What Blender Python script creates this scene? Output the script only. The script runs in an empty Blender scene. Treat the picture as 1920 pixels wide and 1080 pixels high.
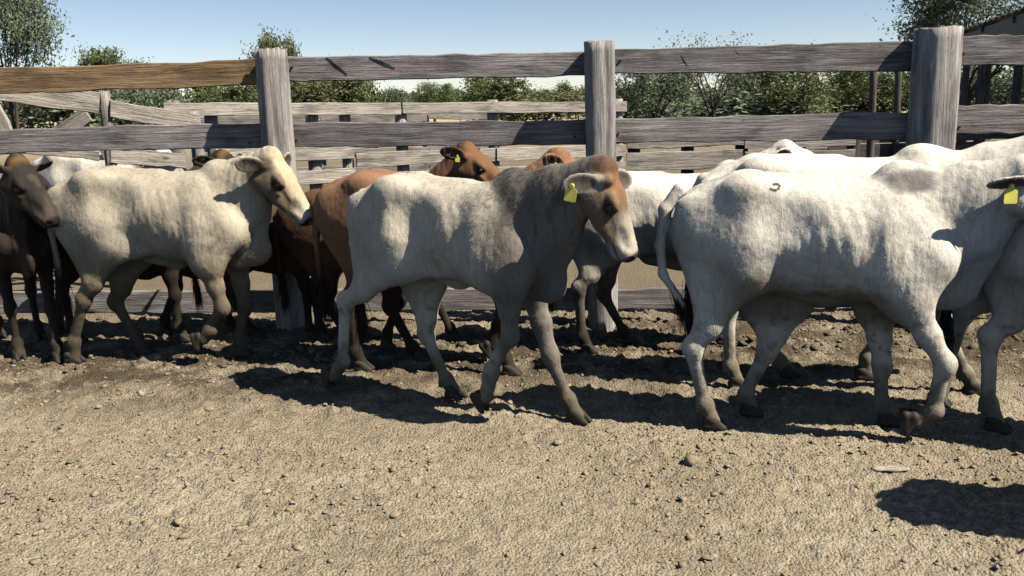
import bpy, bmesh, math, random
import numpy as np
from mathutils import Vector, Matrix

random.seed(7)
rng = np.random.default_rng(11)
scene = bpy.context.scene
COL = scene.collection

# ------------------------------------------------------------------ camera
CAM_H, FPX, HORIZON = 1.6, 1600.0, 195.0          # eye height, focal length in px of a 1920 px frame, horizon row
PITCH = math.atan((540 - HORIZON) / FPX)
ROLL = math.atan(0.0228)
_F = np.array([0, math.cos(PITCH), -math.sin(PITCH)])
_R0 = np.array([1.0, 0, 0]); _U0 = np.array([0, math.sin(PITCH), math.cos(PITCH)])
_R = math.cos(ROLL) * _R0 - math.sin(ROLL) * _U0
_U = math.sin(ROLL) * _R0 + math.cos(ROLL) * _U0
cam_data = bpy.data.cameras.new('camera')
cam_data.sensor_width = 36.0
cam_data.lens = 36.0 * FPX / 1920.0
cam_data.clip_start = 0.05
cam_data.clip_end = 3000
cam = bpy.data.objects.new('camera', cam_data)
COL.objects.link(cam)
M = Matrix(((_R[0], _U[0], -_F[0], 0), (_R[1], _U[1], -_F[1], 0), (_R[2], _U[2], -_F[2], CAM_H), (0, 0, 0, 1)))
cam.matrix_world = M
scene.camera = cam

# ------------------------------------------------------------------ light
SUN_EL = math.radians(49)
SUN_AZ = math.radians(24)            # light travels to the left (-X) and this much away from the camera (+Y)
LDIR = Vector((-math.cos(SUN_EL) * math.cos(SUN_AZ), math.cos(SUN_EL) * math.sin(SUN_AZ), -math.sin(SUN_EL)))
world = bpy.data.worlds.new('World'); scene.world = world
world.use_nodes = True
wn = world.node_tree.nodes; wl = world.node_tree.links
for n in list(wn): wn.remove(n)
sky = wn.new('ShaderNodeTexSky'); sky.sky_type = 'NISHITA'; sky.sun_disc = False
sky.sun_elevation = SUN_EL
# compass angle of the sun (measured from +Y towards +X)
sky.sun_rotation = math.atan2(-LDIR.x, -LDIR.y)
sky.altitude = 100; sky.air_density = 0.7; sky.dust_density = 0.0; sky.ozone_density = 1.3
bg = wn.new('ShaderNodeBackground'); bg.inputs['Strength'].default_value = 0.062
wo = wn.new('ShaderNodeOutputWorld')
wb = wn.new('ShaderNodeMix'); wb.data_type = 'RGBA'; wb.blend_type = 'MULTIPLY'; wb.inputs[0].default_value = 1.0   # the camera's cool white balance
wb.inputs[7].default_value = (1.15, 1.03, 0.96, 1)
wl.new(sky.outputs[0], wb.inputs[6]); wl.new(wb.outputs[2], bg.inputs[0]); wl.new(bg.outputs[0], wo.inputs[0])
sun_d = bpy.data.lights.new('sun', 'SUN'); sun_d.energy = 5.0; sun_d.angle = math.radians(0.5); sun_d.color = (1.0, 0.93, 0.82)
sun = bpy.data.objects.new('sun', sun_d); COL.objects.link(sun)
sun.rotation_euler = LDIR.to_track_quat('-Z', 'Y').to_euler()
sun.location = (6, -3, 9)
vs = scene.view_settings
vs.view_transform = 'Standard'; vs.look = 'None'; vs.exposure = 0.95; vs.gamma = 1.0; vs.use_curve_mapping = False
scene.cycles.use_denoising = True
scene.cycles.max_bounces = 6
scene.cycles.diffuse_bounces = 0

# ------------------------------------------------------------------ helpers
def ray(px, py):
    return _F + _R * (px - 960) / FPX - _U * (py - 540) / FPX

def at(px, py, Y):
    """the point at distance Y (world y) that the photograph shows at this place"""
    d = ray(px, py)
    return np.array([0, 0, CAM_H]) + d * (Y / d[1])

def tag(o, label=None, cat=None, group=None, kind=None):
    if label: o['label'] = label
    if cat: o['category'] = cat
    if group: o['group'] = group
    if kind: o['kind'] = kind
    return o

def link(name, mesh, mat=None, parent=None):
    o = bpy.data.objects.new(name, mesh)
    COL.objects.link(o)
    if mat is not None and mesh is not None and not mesh.materials:
        mesh.materials.append(mat)
    if parent is not None: o.parent = parent
    return o

def empty(name, loc=(0, 0, 0), rz=0.0):
    o = bpy.data.objects.new(name, None)
    o.location = loc; o.rotation_euler = (0, 0, rz); o.empty_display_size = 0.1
    COL.objects.link(o)
    return o

def mesh_from(name, v, f, smooth=False):
    """v (n,3) array, f (m,k) array or a list of lists"""
    me = bpy.data.meshes.new(name)
    v = np.ascontiguousarray(v, dtype=np.float32)
    if isinstance(f, np.ndarray):
        k = f.shape[1]
        me.vertices.add(len(v)); me.vertices.foreach_set('co', v.ravel())
        me.loops.add(f.size); me.loops.foreach_set('vertex_index', f.astype(np.int32).ravel())
        me.polygons.add(len(f)); me.polygons.foreach_set('loop_start', (np.arange(len(f)) * k).astype(np.int32))
        me.update(calc_edges=True); me.validate()
    else:
        me.from_pydata(v.tolist(), [], f); me.update()
    if smooth: me.polygons.foreach_set('use_smooth', np.ones(len(me.polygons), dtype=bool))
    return me

def set_col(me, rgb, name='Col'):
    a = me.color_attributes.new(name, 'FLOAT_COLOR', 'POINT')
    c = np.ones((len(me.vertices), 4), dtype=np.float32); c[:, :3] = rgb
    a.data.foreach_set('color', c.ravel())

def sstep(a, b, x):
    t = np.clip((x - a) / (b - a), 0, 1); return t * t * (3 - 2 * t)

def _hash(i, j, k, seed):
    h = (i.astype(np.int64) * 374761393 + j.astype(np.int64) * 668265263 + k.astype(np.int64) * 2147483647 + seed * 1442695041) & 0x7fffffff
    h = ((h ^ (h >> 13)) * 1274126177) & 0x7fffffff
    h = ((h ^ (h >> 16)) * 974711) & 0x7fffffff
    return ((h ^ (h >> 11)) & 0xffff) / 65535.0

def vnoise(p, scale, seed=0):
    """value noise in -1..1 at the points p (n,3)"""
    q = p * scale; i = np.floor(q).astype(np.int64); t = q - i; t = t * t * (3 - 2 * t)
    r = 0
    for dx in (0, 1):
        wx = t[:, 0] if dx else 1 - t[:, 0]
        for dy in (0, 1):
            wy = t[:, 1] if dy else 1 - t[:, 1]
            for dz in (0, 1):
                wz = t[:, 2] if dz else 1 - t[:, 2]
                r = r + wx * wy * wz * _hash(i[:, 0] + dx, i[:, 1] + dy, i[:, 2] + dz, seed)
    return r * 2 - 1

def fbm(p, scale, octv=3, seed=0, gain=0.5):
    r = 0; a = 1.0; n = 0
    for o in range(octv):
        r = r + a * vnoise(p, scale * 2 ** o, seed + o * 17); n += a; a *= gain
    return r / n

# ------------------------------------------------------------------ materials
class Mat:
    def __init__(self, name):
        self.m = bpy.data.materials.new(name); self.m.use_nodes = True
        self.t = self.m.node_tree; self.n = self.t.nodes; self.l = self.t.links
        self.b = self.n['Principled BSDF']; self.b.inputs['Specular IOR Level'].default_value = 0.25
        self.b.inputs['Roughness'].default_value = 0.85
    def node(self, typ, **kw):
        x = self.n.new(typ)
        for k, v in kw.items():
            if k in x.inputs: x.inputs[k].default_value = v
            else: setattr(x, k, v)
        return x
    def coords(self, kind='Object', scale=(1, 1, 1)):
        c = self.n.new('ShaderNodeTexCoord'); mp = self.n.new('ShaderNodeMapping')
        mp.inputs['Scale'].default_value = scale
        self.l.new(c.outputs[kind], mp.inputs['Vector']); return mp.outputs[0]
    def noise(self, vec, scale, detail=4, rough=0.55, dist=0.0):
        x = self.node('ShaderNodeTexNoise', Scale=scale, Detail=detail, Roughness=rough, Distortion=dist)
        self.l.new(vec, x.inputs['Vector']); return x.outputs['Fac']
    def ramp(self, fac, stops):
        r = self.n.new('ShaderNodeValToRGB'); e = r.color_ramp.elements
        while len(e) < len(stops): e.new(0.5)
        for el, (p, c) in zip(e, stops):
            el.position = p; el.color = (c[0], c[1], c[2], 1) if not np.isscalar(c) else (c, c, c, 1)
        self.l.new(fac, r.inputs[0]); return r.outputs[0]
    def mix(self, a, b, fac, mode='MIX'):
        x = self.n.new('ShaderNodeMix'); x.data_type = 'RGBA'; x.blend_type = mode
        for s, v in (('A', a), ('B', b)):
            i = [k for k in x.inputs if k.name == s and k.type == 'RGBA'][0]
            if isinstance(v, (tuple, list)): i.default_value = (v[0], v[1], v[2], 1)
            else: self.l.new(v, i)
        fi = [k for k in x.inputs if k.name == 'Factor' and k.type == 'VALUE'][0]
        if isinstance(fac, (int, float)): fi.default_value = fac
        else: self.l.new(fac, fi)
        return [k for k in x.outputs if k.type == 'RGBA'][0]
    def math(self, op, a, b=None):
        x = self.n.new('ShaderNodeMath'); x.operation = op
        for i, v in enumerate((a, b)):
            if v is None: continue
            if isinstance(v, (int, float)): x.inputs[i].default_value = v
            else: self.l.new(v, x.inputs[i])
        return x.outputs[0]
    def attr(self, name='Col'):
        a = self.n.new('ShaderNodeAttribute'); a.attribute_name = name; return a.outputs['Color']
    def rand(self):
        return self.n.new('ShaderNodeObjectInfo').outputs['Random']
    def color(self, c): 
        if isinstance(c, (tuple, list)): self.b.inputs['Base Color'].default_value = (c[0], c[1], c[2], 1)
        else: self.l.new(c, self.b.inputs['Base Color'])
    def bump(self, h, strength=0.3, dist=0.01):
        x = self.node('ShaderNodeBump', Strength=strength, Distance=dist)
        self.l.new(h, x.inputs['Height']); self.l.new(x.outputs[0], self.b.inputs['Normal'])
    def rough(self, v): self.b.inputs['Roughness'].default_value = v
    def spec(self, v): self.b.inputs['Specular IOR Level'].default_value = v

def mat_coat():
    m = Mat('coat'); v = m.coords('Object', (1, 1, 1))
    hair = m.noise(m.coords('Object', (38, 60, 14)), 4.0, 5, 0.65, 0.6)
    blot = m.noise(v, 9.0, 4, 0.6)
    c = m.mix(m.attr(), m.ramp(hair, [(0.25, 0.60), (0.75, 1.12)]), 0.55, 'MULTIPLY')
    c = m.mix(c, m.ramp(blot, [(0.3, 0.75), (0.62, 1.08)]), 0.35, 'MULTIPLY')
    streak = m.noise(m.coords('Object', (11, 13, 2.6)), 4.0, 5, 0.62, 0.5)
    c = m.mix(c, m.ramp(streak, [(0.32, 0.62), (0.52, 1.0), (0.72, 1.10)]), 0.55, 'MULTIPLY')
    big = m.noise(v, 3.4, 5, 0.62)
    c = m.mix(c, (.115, .085, .052), m.math('MULTIPLY', m.ramp(big, [(0.50, 0.0), (0.68, 1.0)]), 0.17))
    m.color(c); m.rough(0.75); m.spec(0.18)
    h = m.math('ADD', m.math('ADD', hair, m.math('MULTIPLY', streak, 1.3)), m.math('MULTIPLY', m.noise(v, 22, 4, 0.6), 0.45))
    m.bump(h, 0.45, 0.007)
    m.b.inputs['Sheen Weight'].default_value = 0.01
    m.b.inputs['Sheen Roughness'].default_value = 0.5
    return m.m

def mat_plain(name, col, rough=0.6, spec=0.3, nscale=20, namt=0.3, bump=0.2):
    m = Mat(name); v = m.coords('Object')
    n = m.noise(v, nscale, 4, 0.6)
    m.color(m.mix(col, m.ramp(n, [(0.3, 1 - namt), (0.7, 1 + namt * 0.5)]), 1.0, 'MULTIPLY'))
    m.rough(rough); m.spec(spec)
    if bump: m.bump(n, bump, 0.006)
    return m.m

def mat_wood(name, light, dark, warm=None, axis=0, seed=0.0, moss=0.0):
    """weathered timber: grain drawn out along one axis, checks, stains, nail rust"""
    m = Mat(name)
    sc = [14, 14, 14]; sc[axis] = 0.55
    co = m.n.new('ShaderNodeTexCoord'); add = m.n.new('ShaderNodeVectorMath'); add.operation = 'ADD'
    rnd = m.n.new('ShaderNodeObjectInfo'); mul = m.math('MULTIPLY', rnd.outputs['Random'], 37.0)
    m.l.new(co.outputs['Object'], add.inputs[0]); m.l.new(mul, add.inputs[1])
    mp = m.n.new('ShaderNodeMapping'); mp.inputs['Scale'].default_value = sc; m.l.new(add.outputs[0], mp.inputs[0])
    g = m.noise(mp.outputs[0], 3.0, 8, 0.7, 0.8)
    sc2 = [s * 3 for s in sc]; mp2 = m.n.new('ShaderNodeMapping'); mp2.inputs['Scale'].default_value = sc2; m.l.new(add.outputs[0], mp2.inputs[0])
    g2 = m.noise(mp2.outputs[0], 3.0, 6, 0.7, 0.3)
    blot = m.noise(add.outputs[0], 2.6, 4, 0.6)
    c = m.ramp(g, [(0.25, dark), (0.42, tuple(0.5 * (a + b) for a, b in zip(light, dark))), (0.62, light), (0.85, tuple(min(1, a * 1.2) for a in light))])
    c = m.mix(c, m.ramp(g2, [(0.33, 0.45), (0.5, 1.0), (0.75, 1.12)]), 0.75, 'MULTIPLY')
    if warm: c = m.mix(c, warm, m.math('MULTIPLY', m.ramp(blot, [(0.45, 0.0), (0.7, 1.0)]), 0.55))
    sc3 = [3.2, 3.2, 3.2]; sc3[axis] = .7; mp3 = m.n.new('ShaderNodeMapping'); mp3.inputs['Scale'].default_value = sc3; m.l.new(add.outputs[0], mp3.inputs[0])
    st = m.noise(mp3.outputs[0], 3.0, 5, .6, .4)
    c = m.mix(c, m.ramp(st, [(.34, .42), (.50, .95), (.68, 1.25)]), .85, 'MULTIPLY')
    kn = m.node('ShaderNodeTexVoronoi', Scale=1.7); sck = [2.2, 2.2, 2.2]; sck[axis] = .9; mpk = m.n.new('ShaderNodeMapping'); mpk.inputs['Scale'].default_value = sck; m.l.new(add.outputs[0], mpk.inputs[0]); m.l.new(mpk.outputs[0], kn.inputs['Vector'])
    c = m.mix(c, tuple(x * .6 for x in dark), m.ramp(kn.outputs['Distance'], [(.045, .9), (.085, 0.0)]))
    tone = m.ramp(rnd.outputs['Random'], [(0.0, 0.78), (1.0, 1.12)])
    c = m.mix(c, tone, 1.0, 'MULTIPLY')
    m.color(c); m.rough(0.88); m.spec(0.15)
    m.bump(m.math('ADD', g, m.math('MULTIPLY', g2, 0.9)), 0.95, 0.018)
    return m.m

COAT = mat_coat()
EYE = mat_plain('eye_gloss', (0.006, 0.004, 0.003), 0.30, 0.2, 5, 0.0, 0)
HOOF = mat_plain('hoof_horn', (0.032, 0.026, 0.020), 0.7, 0.3, 30, 0.5, 0.4)
TAGY = mat_plain('tag_yellow', (0.70, 0.62, 0.12), 0.45, 0.4, 14, 0.18, 0.05)
HAIRM = mat_plain('tail_hair', (0.03, 0.024, 0.02), 0.8, 0.2, 60, 0.5, 0)
HORN = mat_plain('horn_bud', (0.16, 0.12, 0.085), 0.6, 0.3, 40, 0.4, 0.3)
# ------------------------------------------------------------------ cattle: implicit bodies meshed into one continuous skin
def smin(a, b, k):
    h = np.clip(0.5 + 0.5 * (b - a) / k, 0, 1)
    return b + (a - b) * h - k * h * (1 - h)

class Body:
    def __init__(self): self.ops = []; self.lo = np.full(3, 9.0); self.hi = np.full(3, -9.0)
    def _bb(self, lo, hi, grow=True):
        lo = np.array(lo, float); hi = np.array(hi, float)
        if grow: self.lo = np.minimum(self.lo, lo); self.hi = np.maximum(self.hi, hi)
        return lo, hi
    def cone(self, p0, p1, r0, r1, k=0.03, lat=1.0, cut=False):
        p0 = np.array(p0, float); p1 = np.array(p1, float); r = max(r0, r1) * max(1, lat)
        bb = self._bb(np.minimum(p0, p1) - r, np.maximum(p0, p1) + r, not cut)
        self.ops.append(('cone', bb, k, cut, (p0, p1, r0, r1, lat)))
    def chain(self, pts, rad, k=0.03, lat=1.0):
        for i in range(len(pts) - 1): self.cone(pts[i], pts[i + 1], rad[i], rad[i + 1], k, lat)
    def ell(self, c, rad, k=0.03, R=None, cut=False):
        c = np.array(c, float); rad = np.array(rad, float); R = np.eye(3) if R is None else R
        ext = np.sqrt(((R * rad[:, None]) ** 2).sum(0))
        bb = self._bb(c - ext, c + ext, not cut)
        self.ops.append(('ell', bb, k, cut, (c, rad, R)))
    def loft(self, st, k=0.03):
        st = np.array(st, float)
        bb = self._bb([st[0, 0] - .02, -st[:, 3].max() - .02, st[:, 2].min() - .02], [st[-1, 0] + .02, st[:, 3].max() + .02, st[:, 1].max() + .02])
        self.ops.append(('loft', bb, k, False, st))
    def mesh(self, h):
        lo = self.lo - 3 * h; dims = np.ceil((self.hi + 3 * h - lo) / h).astype(int) + 1
        A = np.full(dims, 0.25, dtype=np.float32)
        ax = [(lo[i] + h * np.arange(dims[i])).astype(np.float32) for i in range(3)]
        for typ, bb, k, cut, a in self.ops:
            pad = 1.6 * k + 2 * h
            i0 = np.maximum(0, np.floor((bb[0] - pad - lo) / h)).astype(int); i1 = np.minimum(dims, np.ceil((bb[1] + pad - lo) / h).astype(int) + 1)
            if (i1 <= i0).any(): continue
            sl = tuple(slice(i0[i], i1[i]) for i in range(3))
            x = ax[0][sl[0]][:, None, None]; y = ax[1][sl[1]][None, :, None]; z = ax[2][sl[2]][None, None, :]
            if typ == 'cone':
                p0, p1, r0, r1, lat = a; d = p1 - p0
                dy = d[1] / lat; L = d[0] ** 2 + dy ** 2 + d[2] ** 2 + 1e-9
                X = x - p0[0]; Y = (y - p0[1]) / lat; Z = z - p0[2]
                t = np.clip((X * d[0] + Y * dy + Z * d[2]) / L, 0, 1)
                D = np.sqrt((X - t * d[0]) ** 2 + (Y - t * dy) ** 2 + (Z - t * d[2]) ** 2) - (r0 + (r1 - r0) * t)
                D = D * min(1, 0.5 + 0.5 * lat)
            elif typ == 'ell':
                c, rad, R = a; X = x - c[0]; Y = y - c[1]; Z = z - c[2]
                q = [(R[i, 0] * X + R[i, 1] * Y + R[i, 2] * Z) / rad[i] for i in range(3)]
                k0 = np.sqrt(q[0] ** 2 + q[1] ** 2 + q[2] ** 2); k1 = np.sqrt((q[0] / rad[0]) ** 2 + (q[1] / rad[1]) ** 2 + (q[2] / rad[2]) ** 2) + 1e-6
                D = k0 * (k0 - 1) / k1
            else:
                xs = x[:, 0, 0]
                zt, zb, w, m, nu, nl = [spline(a[:, 0], a[:, j], xs)[:, None, None] for j in range(1, 7)]
                zc = zb + m * (zt - zb); hh = np.where(z > zc, zt - zc, zc - zb); n = np.where(z > zc, nu, nl)
                r = np.abs(z - zc) / np.maximum(hh, .01); q = np.abs(y) / np.maximum(w, .01)
                f = (q ** n + r ** n) ** (1 / n)
                D = (f - 1) * np.minimum(np.maximum(w, .02), hh) * 0.85
                D = np.maximum(D, np.maximum(a[0, 0] - x, x - a[-1, 0]))
            S = A[sl]
            if cut: A[sl] = -smin(-S, D.astype(np.float32), k)
            else: A[sl] = smin(S, D.astype(np.float32), k)
        return nets(A, lo, h)

def spline(xs, ys, x):
    """Catmull-Rom through the stations"""
    x = np.clip(x, xs[0], xs[-1]); i = np.clip(np.searchsorted(xs, x) - 1, 0, len(xs) - 2)
    m = np.gradient(ys, xs); h = xs[i + 1] - xs[i]; t = (x - xs[i]) / h
    return (2 * t ** 3 - 3 * t ** 2 + 1) * ys[i] + (t ** 3 - 2 * t ** 2 + t) * h * m[i] + (-2 * t ** 3 + 3 * t ** 2) * ys[i + 1] + (t ** 3 - t ** 2) * h * m[i + 1]

def nets(A, lo, h):
    """surface nets on the field A"""
    S = A < 0
    c8 = [S[i:S.shape[0] - 1 + i, j:S.shape[1] - 1 + j, k:S.shape[2] - 1 + k] for i in (0, 1) for j in (0, 1) for k in (0, 1)]
    cnt = sum(c.astype(np.int8) for c in c8); act = (cnt > 0) & (cnt < 8)
    I = np.argwhere(act); idx = np.full(act.shape, -1, np.int32); idx[act] = np.arange(len(I))
    corner = np.array([(i, j, k) for i in (0, 1) for j in (0, 1) for k in (0, 1)])
    V = np.stack([A[I[:, 0] + c[0], I[:, 1] + c[1], I[:, 2] + c[2]] for c in corner], 1)
    acc = np.zeros((len(I), 3)); n = np.zeros(len(I))
    for a in range(8):
        for b in range(a + 1, 8):
            if np.abs(corner[a] - corner[b]).sum() != 1: continue
            va, vb = V[:, a], V[:, b]; cr = (va < 0) != (vb < 0)
            t = np.where(cr, va / np.where(cr, va - vb, 1), 0)
            acc += np.where(cr[:, None], corner[a] + t[:, None] * (corner[b] - corner[a]), 0); n += cr
    P = (I + acc / n[:, None]) * h + lo
    Fs = []
    for ax in range(3):
        o1, o2 = [(1, 2), (2, 0), (0, 1)][ax]
        s0 = [slice(None)] * 3; s1 = [slice(None)] * 3
        s0[ax] = slice(0, -1); s1[ax] = slice(1, None)
        for o in (o1, o2): s0[o] = slice(1, -1); s1[o] = slice(1, -1)
        a = S[tuple(s0)]; b = S[tuple(s1)]
        E = np.argwhere(a != b); sg = a[a != b]
        E = E.copy(); E[:, o1] += 1; E[:, o2] += 1
        def cell(d1, d2):
            q = E.copy(); q[:, o1] += d1; q[:, o2] += d2; return idx[q[:, 0], q[:, 1], q[:, 2]]
        q = np.stack([cell(-1, -1), cell(0, -1), cell(0, 0), cell(-1, 0)], 1)
        Fs.append(np.where(sg[:, None], q, q[:, ::-1]))
    Fc = np.concatenate(Fs); Fc = Fc[(Fc >= 0).all(1)]
    return P, Fc

def smooth(P, Fc, it=2, lam=0.5):
    e = np.concatenate([Fc[:, [0, 1]], Fc[:, [1, 2]], Fc[:, [2, 3]], Fc[:, [3, 0]]])
    deg = np.bincount(e.ravel(), minlength=len(P)).astype(float); deg[deg == 0] = 1
    for i in range(it):
        for s in (lam, -lam * 1.04):
            acc = np.zeros_like(P)
            for d in range(3):
                acc[:, d] = np.bincount(e[:, 0], P[e[:, 1], d], len(P)) + np.bincount(e[:, 1], P[e[:, 0], d], len(P))
            P = P + s * (acc / deg[:, None] - P)
    return P

def normals(P, Fc):
    n = np.cross(P[Fc[:, 2]] - P[Fc[:, 0]], P[Fc[:, 3]] - P[Fc[:, 1]])
    N = np.zeros_like(P)
    for d in range(3):
        for c in range(4): N[:, d] += np.bincount(Fc[:, c], n[:, d], len(P))
    return N / (np.linalg.norm(N, axis=1)[:, None] + 1e-12)

TORSO = [  # x, top, bottom, half width, height of the widest line, roundness above and below
    (-.67, 1.02, .88, .03, .5, 2.0, 2.0), (-.60, 1.13, .80, .12, .5, 2.0, 2.0), (-.47, 1.205, .75, .175, .55, 2.1, 2.0),
    (-.30, 1.24, .71, .21, .58, 2.2, 1.9), (-.10, 1.235, .67, .225, .57, 1.95, 1.8), (.10, 1.225, .64, .235, .56, 1.8, 1.85),
    (.28, 1.225, .62, .215, .54, 1.8, 1.9), (.42, 1.235, .62, .17, .45, 1.8, 2.0), (.55, 1.19, .66, .12, .5, 2.0, 2.0), (.63, 1.10, .74, .05, .5, 2.0, 2.0)]

# leg poses: hind = stifle, hock, fetlock, toe ; fore = elbow, knee, fetlock, toe   (x, z)
POSE = {
    'h_back':  [(-.24, .78), (-.62, .52), (-.69, .18), (-.70, .02)],
    'h_push':  [(-.24, .80), (-.64, .55), (-.705, .19), (-.80, .06)],
    'h_fwd':   [(-.22, .72), (-.29, .37), (-.15, .10), (-.085, .02)],
    'h_mid':   [(-.22, .76), (-.47, .47), (-.45, .13), (-.40, .02)],
    'f_back':  [(.33, .74), (.29, .40), (.17, .13), (.17, .02)],
    'f_mid':   [(.34, .72), (.38, .38), (.38, .12), (.42, .02)],
    'f_fwd':   [(.38, .72), (.51, .37), (.63, .12), (.69, .02)],
    'f_lift':  [(.38, .76), (.43, .47), (.30, .26), (.25, .11)],
}

def head_axes(pitch, turn, tilt=0.0):
    p, t = math.radians(pitch), math.radians(turn)
    u = np.array([math.cos(p) * math.cos(t), -math.cos(p) * math.sin(t), -math.sin(p)])
    v = np.array([math.sin(p) * math.cos(t), -math.sin(p) * math.sin(t), math.cos(p)])
    w = np.cross(u, v)
    a = math.radians(tilt)
    return u, v * math.cos(a) + w * math.sin(a), w * math.cos(a) - v * math.sin(a)

def hoof_mesh():
    """cloven hoof: two claws pointing +x, sole at z=0"""
    b = Body()
    for s in (-1, 1):
        b.cone((-.012, s * .022, .055), (.048, s * .024, .012), .027, .016, .008, .85)
        b.cone((-.02, s * .022, .02), (.03, s * .024, .012), .024, .02, .01, .85)
    P, Fc = b.mesh(.005)
    P[:, 2] = np.maximum(P[:, 2], 0.0)
    P = smooth(P, Fc, 1)
    return mesh_from('hoof', P, Fc, True)
HOOF_ME = hoof_mesh()

def eye_mesh():
    bm = bmesh.new(); bmesh.ops.create_uvsphere(bm, u_segments=16, v_segments=10, radius=.0215)
    me = bpy.data.meshes.new('eye'); bm.to_mesh(me); bm.free()
    me.polygons.foreach_set('use_smooth', np.ones(len(me.polygons), dtype=bool)); return me
EYE_ME = eye_mesh()

def tag_mesh():
    """plastic ear tag: a plate with a narrow neck and a button, hanging along -z, face to -y"""
    bm = bmesh.new()
    prof = [(-.011, 0), (-.013, -.016), (-.028, -.026), (-.029, -.076), (-.024, -.081), (.024, -.081), (.029, -.076), (.028, -.026), (.013, -.016), (.011, 0)]
    f = [bm.verts.new((x, -.0015 - .004 * math.sin(-z * 18), z)) for x, z in prof]; k = [bm.verts.new((x, .0015 - .004 * math.sin(-z * 18), z)) for x, z in prof]
    bm.faces.new(f); bm.faces.new(k[::-1])
    for i in range(len(prof)):
        j = (i + 1) % len(prof); bm.faces.new((f[i], k[i], k[j], f[j]))
    bmesh.ops.create_cone(bm, cap_ends=True, segments=12, radius1=.011, radius2=.009, depth=.012, matrix=Matrix.Translation((0, -.003, -.006)) @ Matrix.Rotation(math.pi / 2, 4, 'X'))
    bmesh.ops.recalc_face_normals(bm, faces=bm.faces)
    me = bpy.data.meshes.new('ear_tag'); bm.to_mesh(me); bm.free(); return me
TAG_ME = tag_mesh()

def strands(name, roots, dirs, length, width, mat, parent, droop=0.5, spread=.25, seed=1):
    """thin tapering hair blades as one mesh"""
    r = np.random.default_rng(seed); n = len(roots)
    d = dirs + r.normal(0, spread, (n, 3)); d /= np.linalg.norm(d, axis=1)[:, None]
    side = np.cross(d, r.normal(0, 1, (n, 3))); side /= np.linalg.norm(side, axis=1)[:, None] + 1e-9
    L = length * r.uniform(.6, 1.15, n)[:, None]; W = width * r.uniform(.6, 1.2, n)[:, None]
    g = np.array([0, 0, -1.0]) * droop
    p0 = roots; p1 = roots + (d + .25 * g) * L * .5; p2 = roots + (d * .9 + g * .8) * L
    V = np.stack([p0 - side * W, p0 + side * W, p1 + side * W * .8, p1 - side * W * .8, p2], 1).reshape(-1, 3)
    b = np.arange(n)[:, None] * 5
    F = np.concatenate([b + [0, 1, 2], b + [0, 2, 3], b + [3, 2, 4]])
    return link(name, mesh_from(name, V, F, True), mat, parent)

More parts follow.
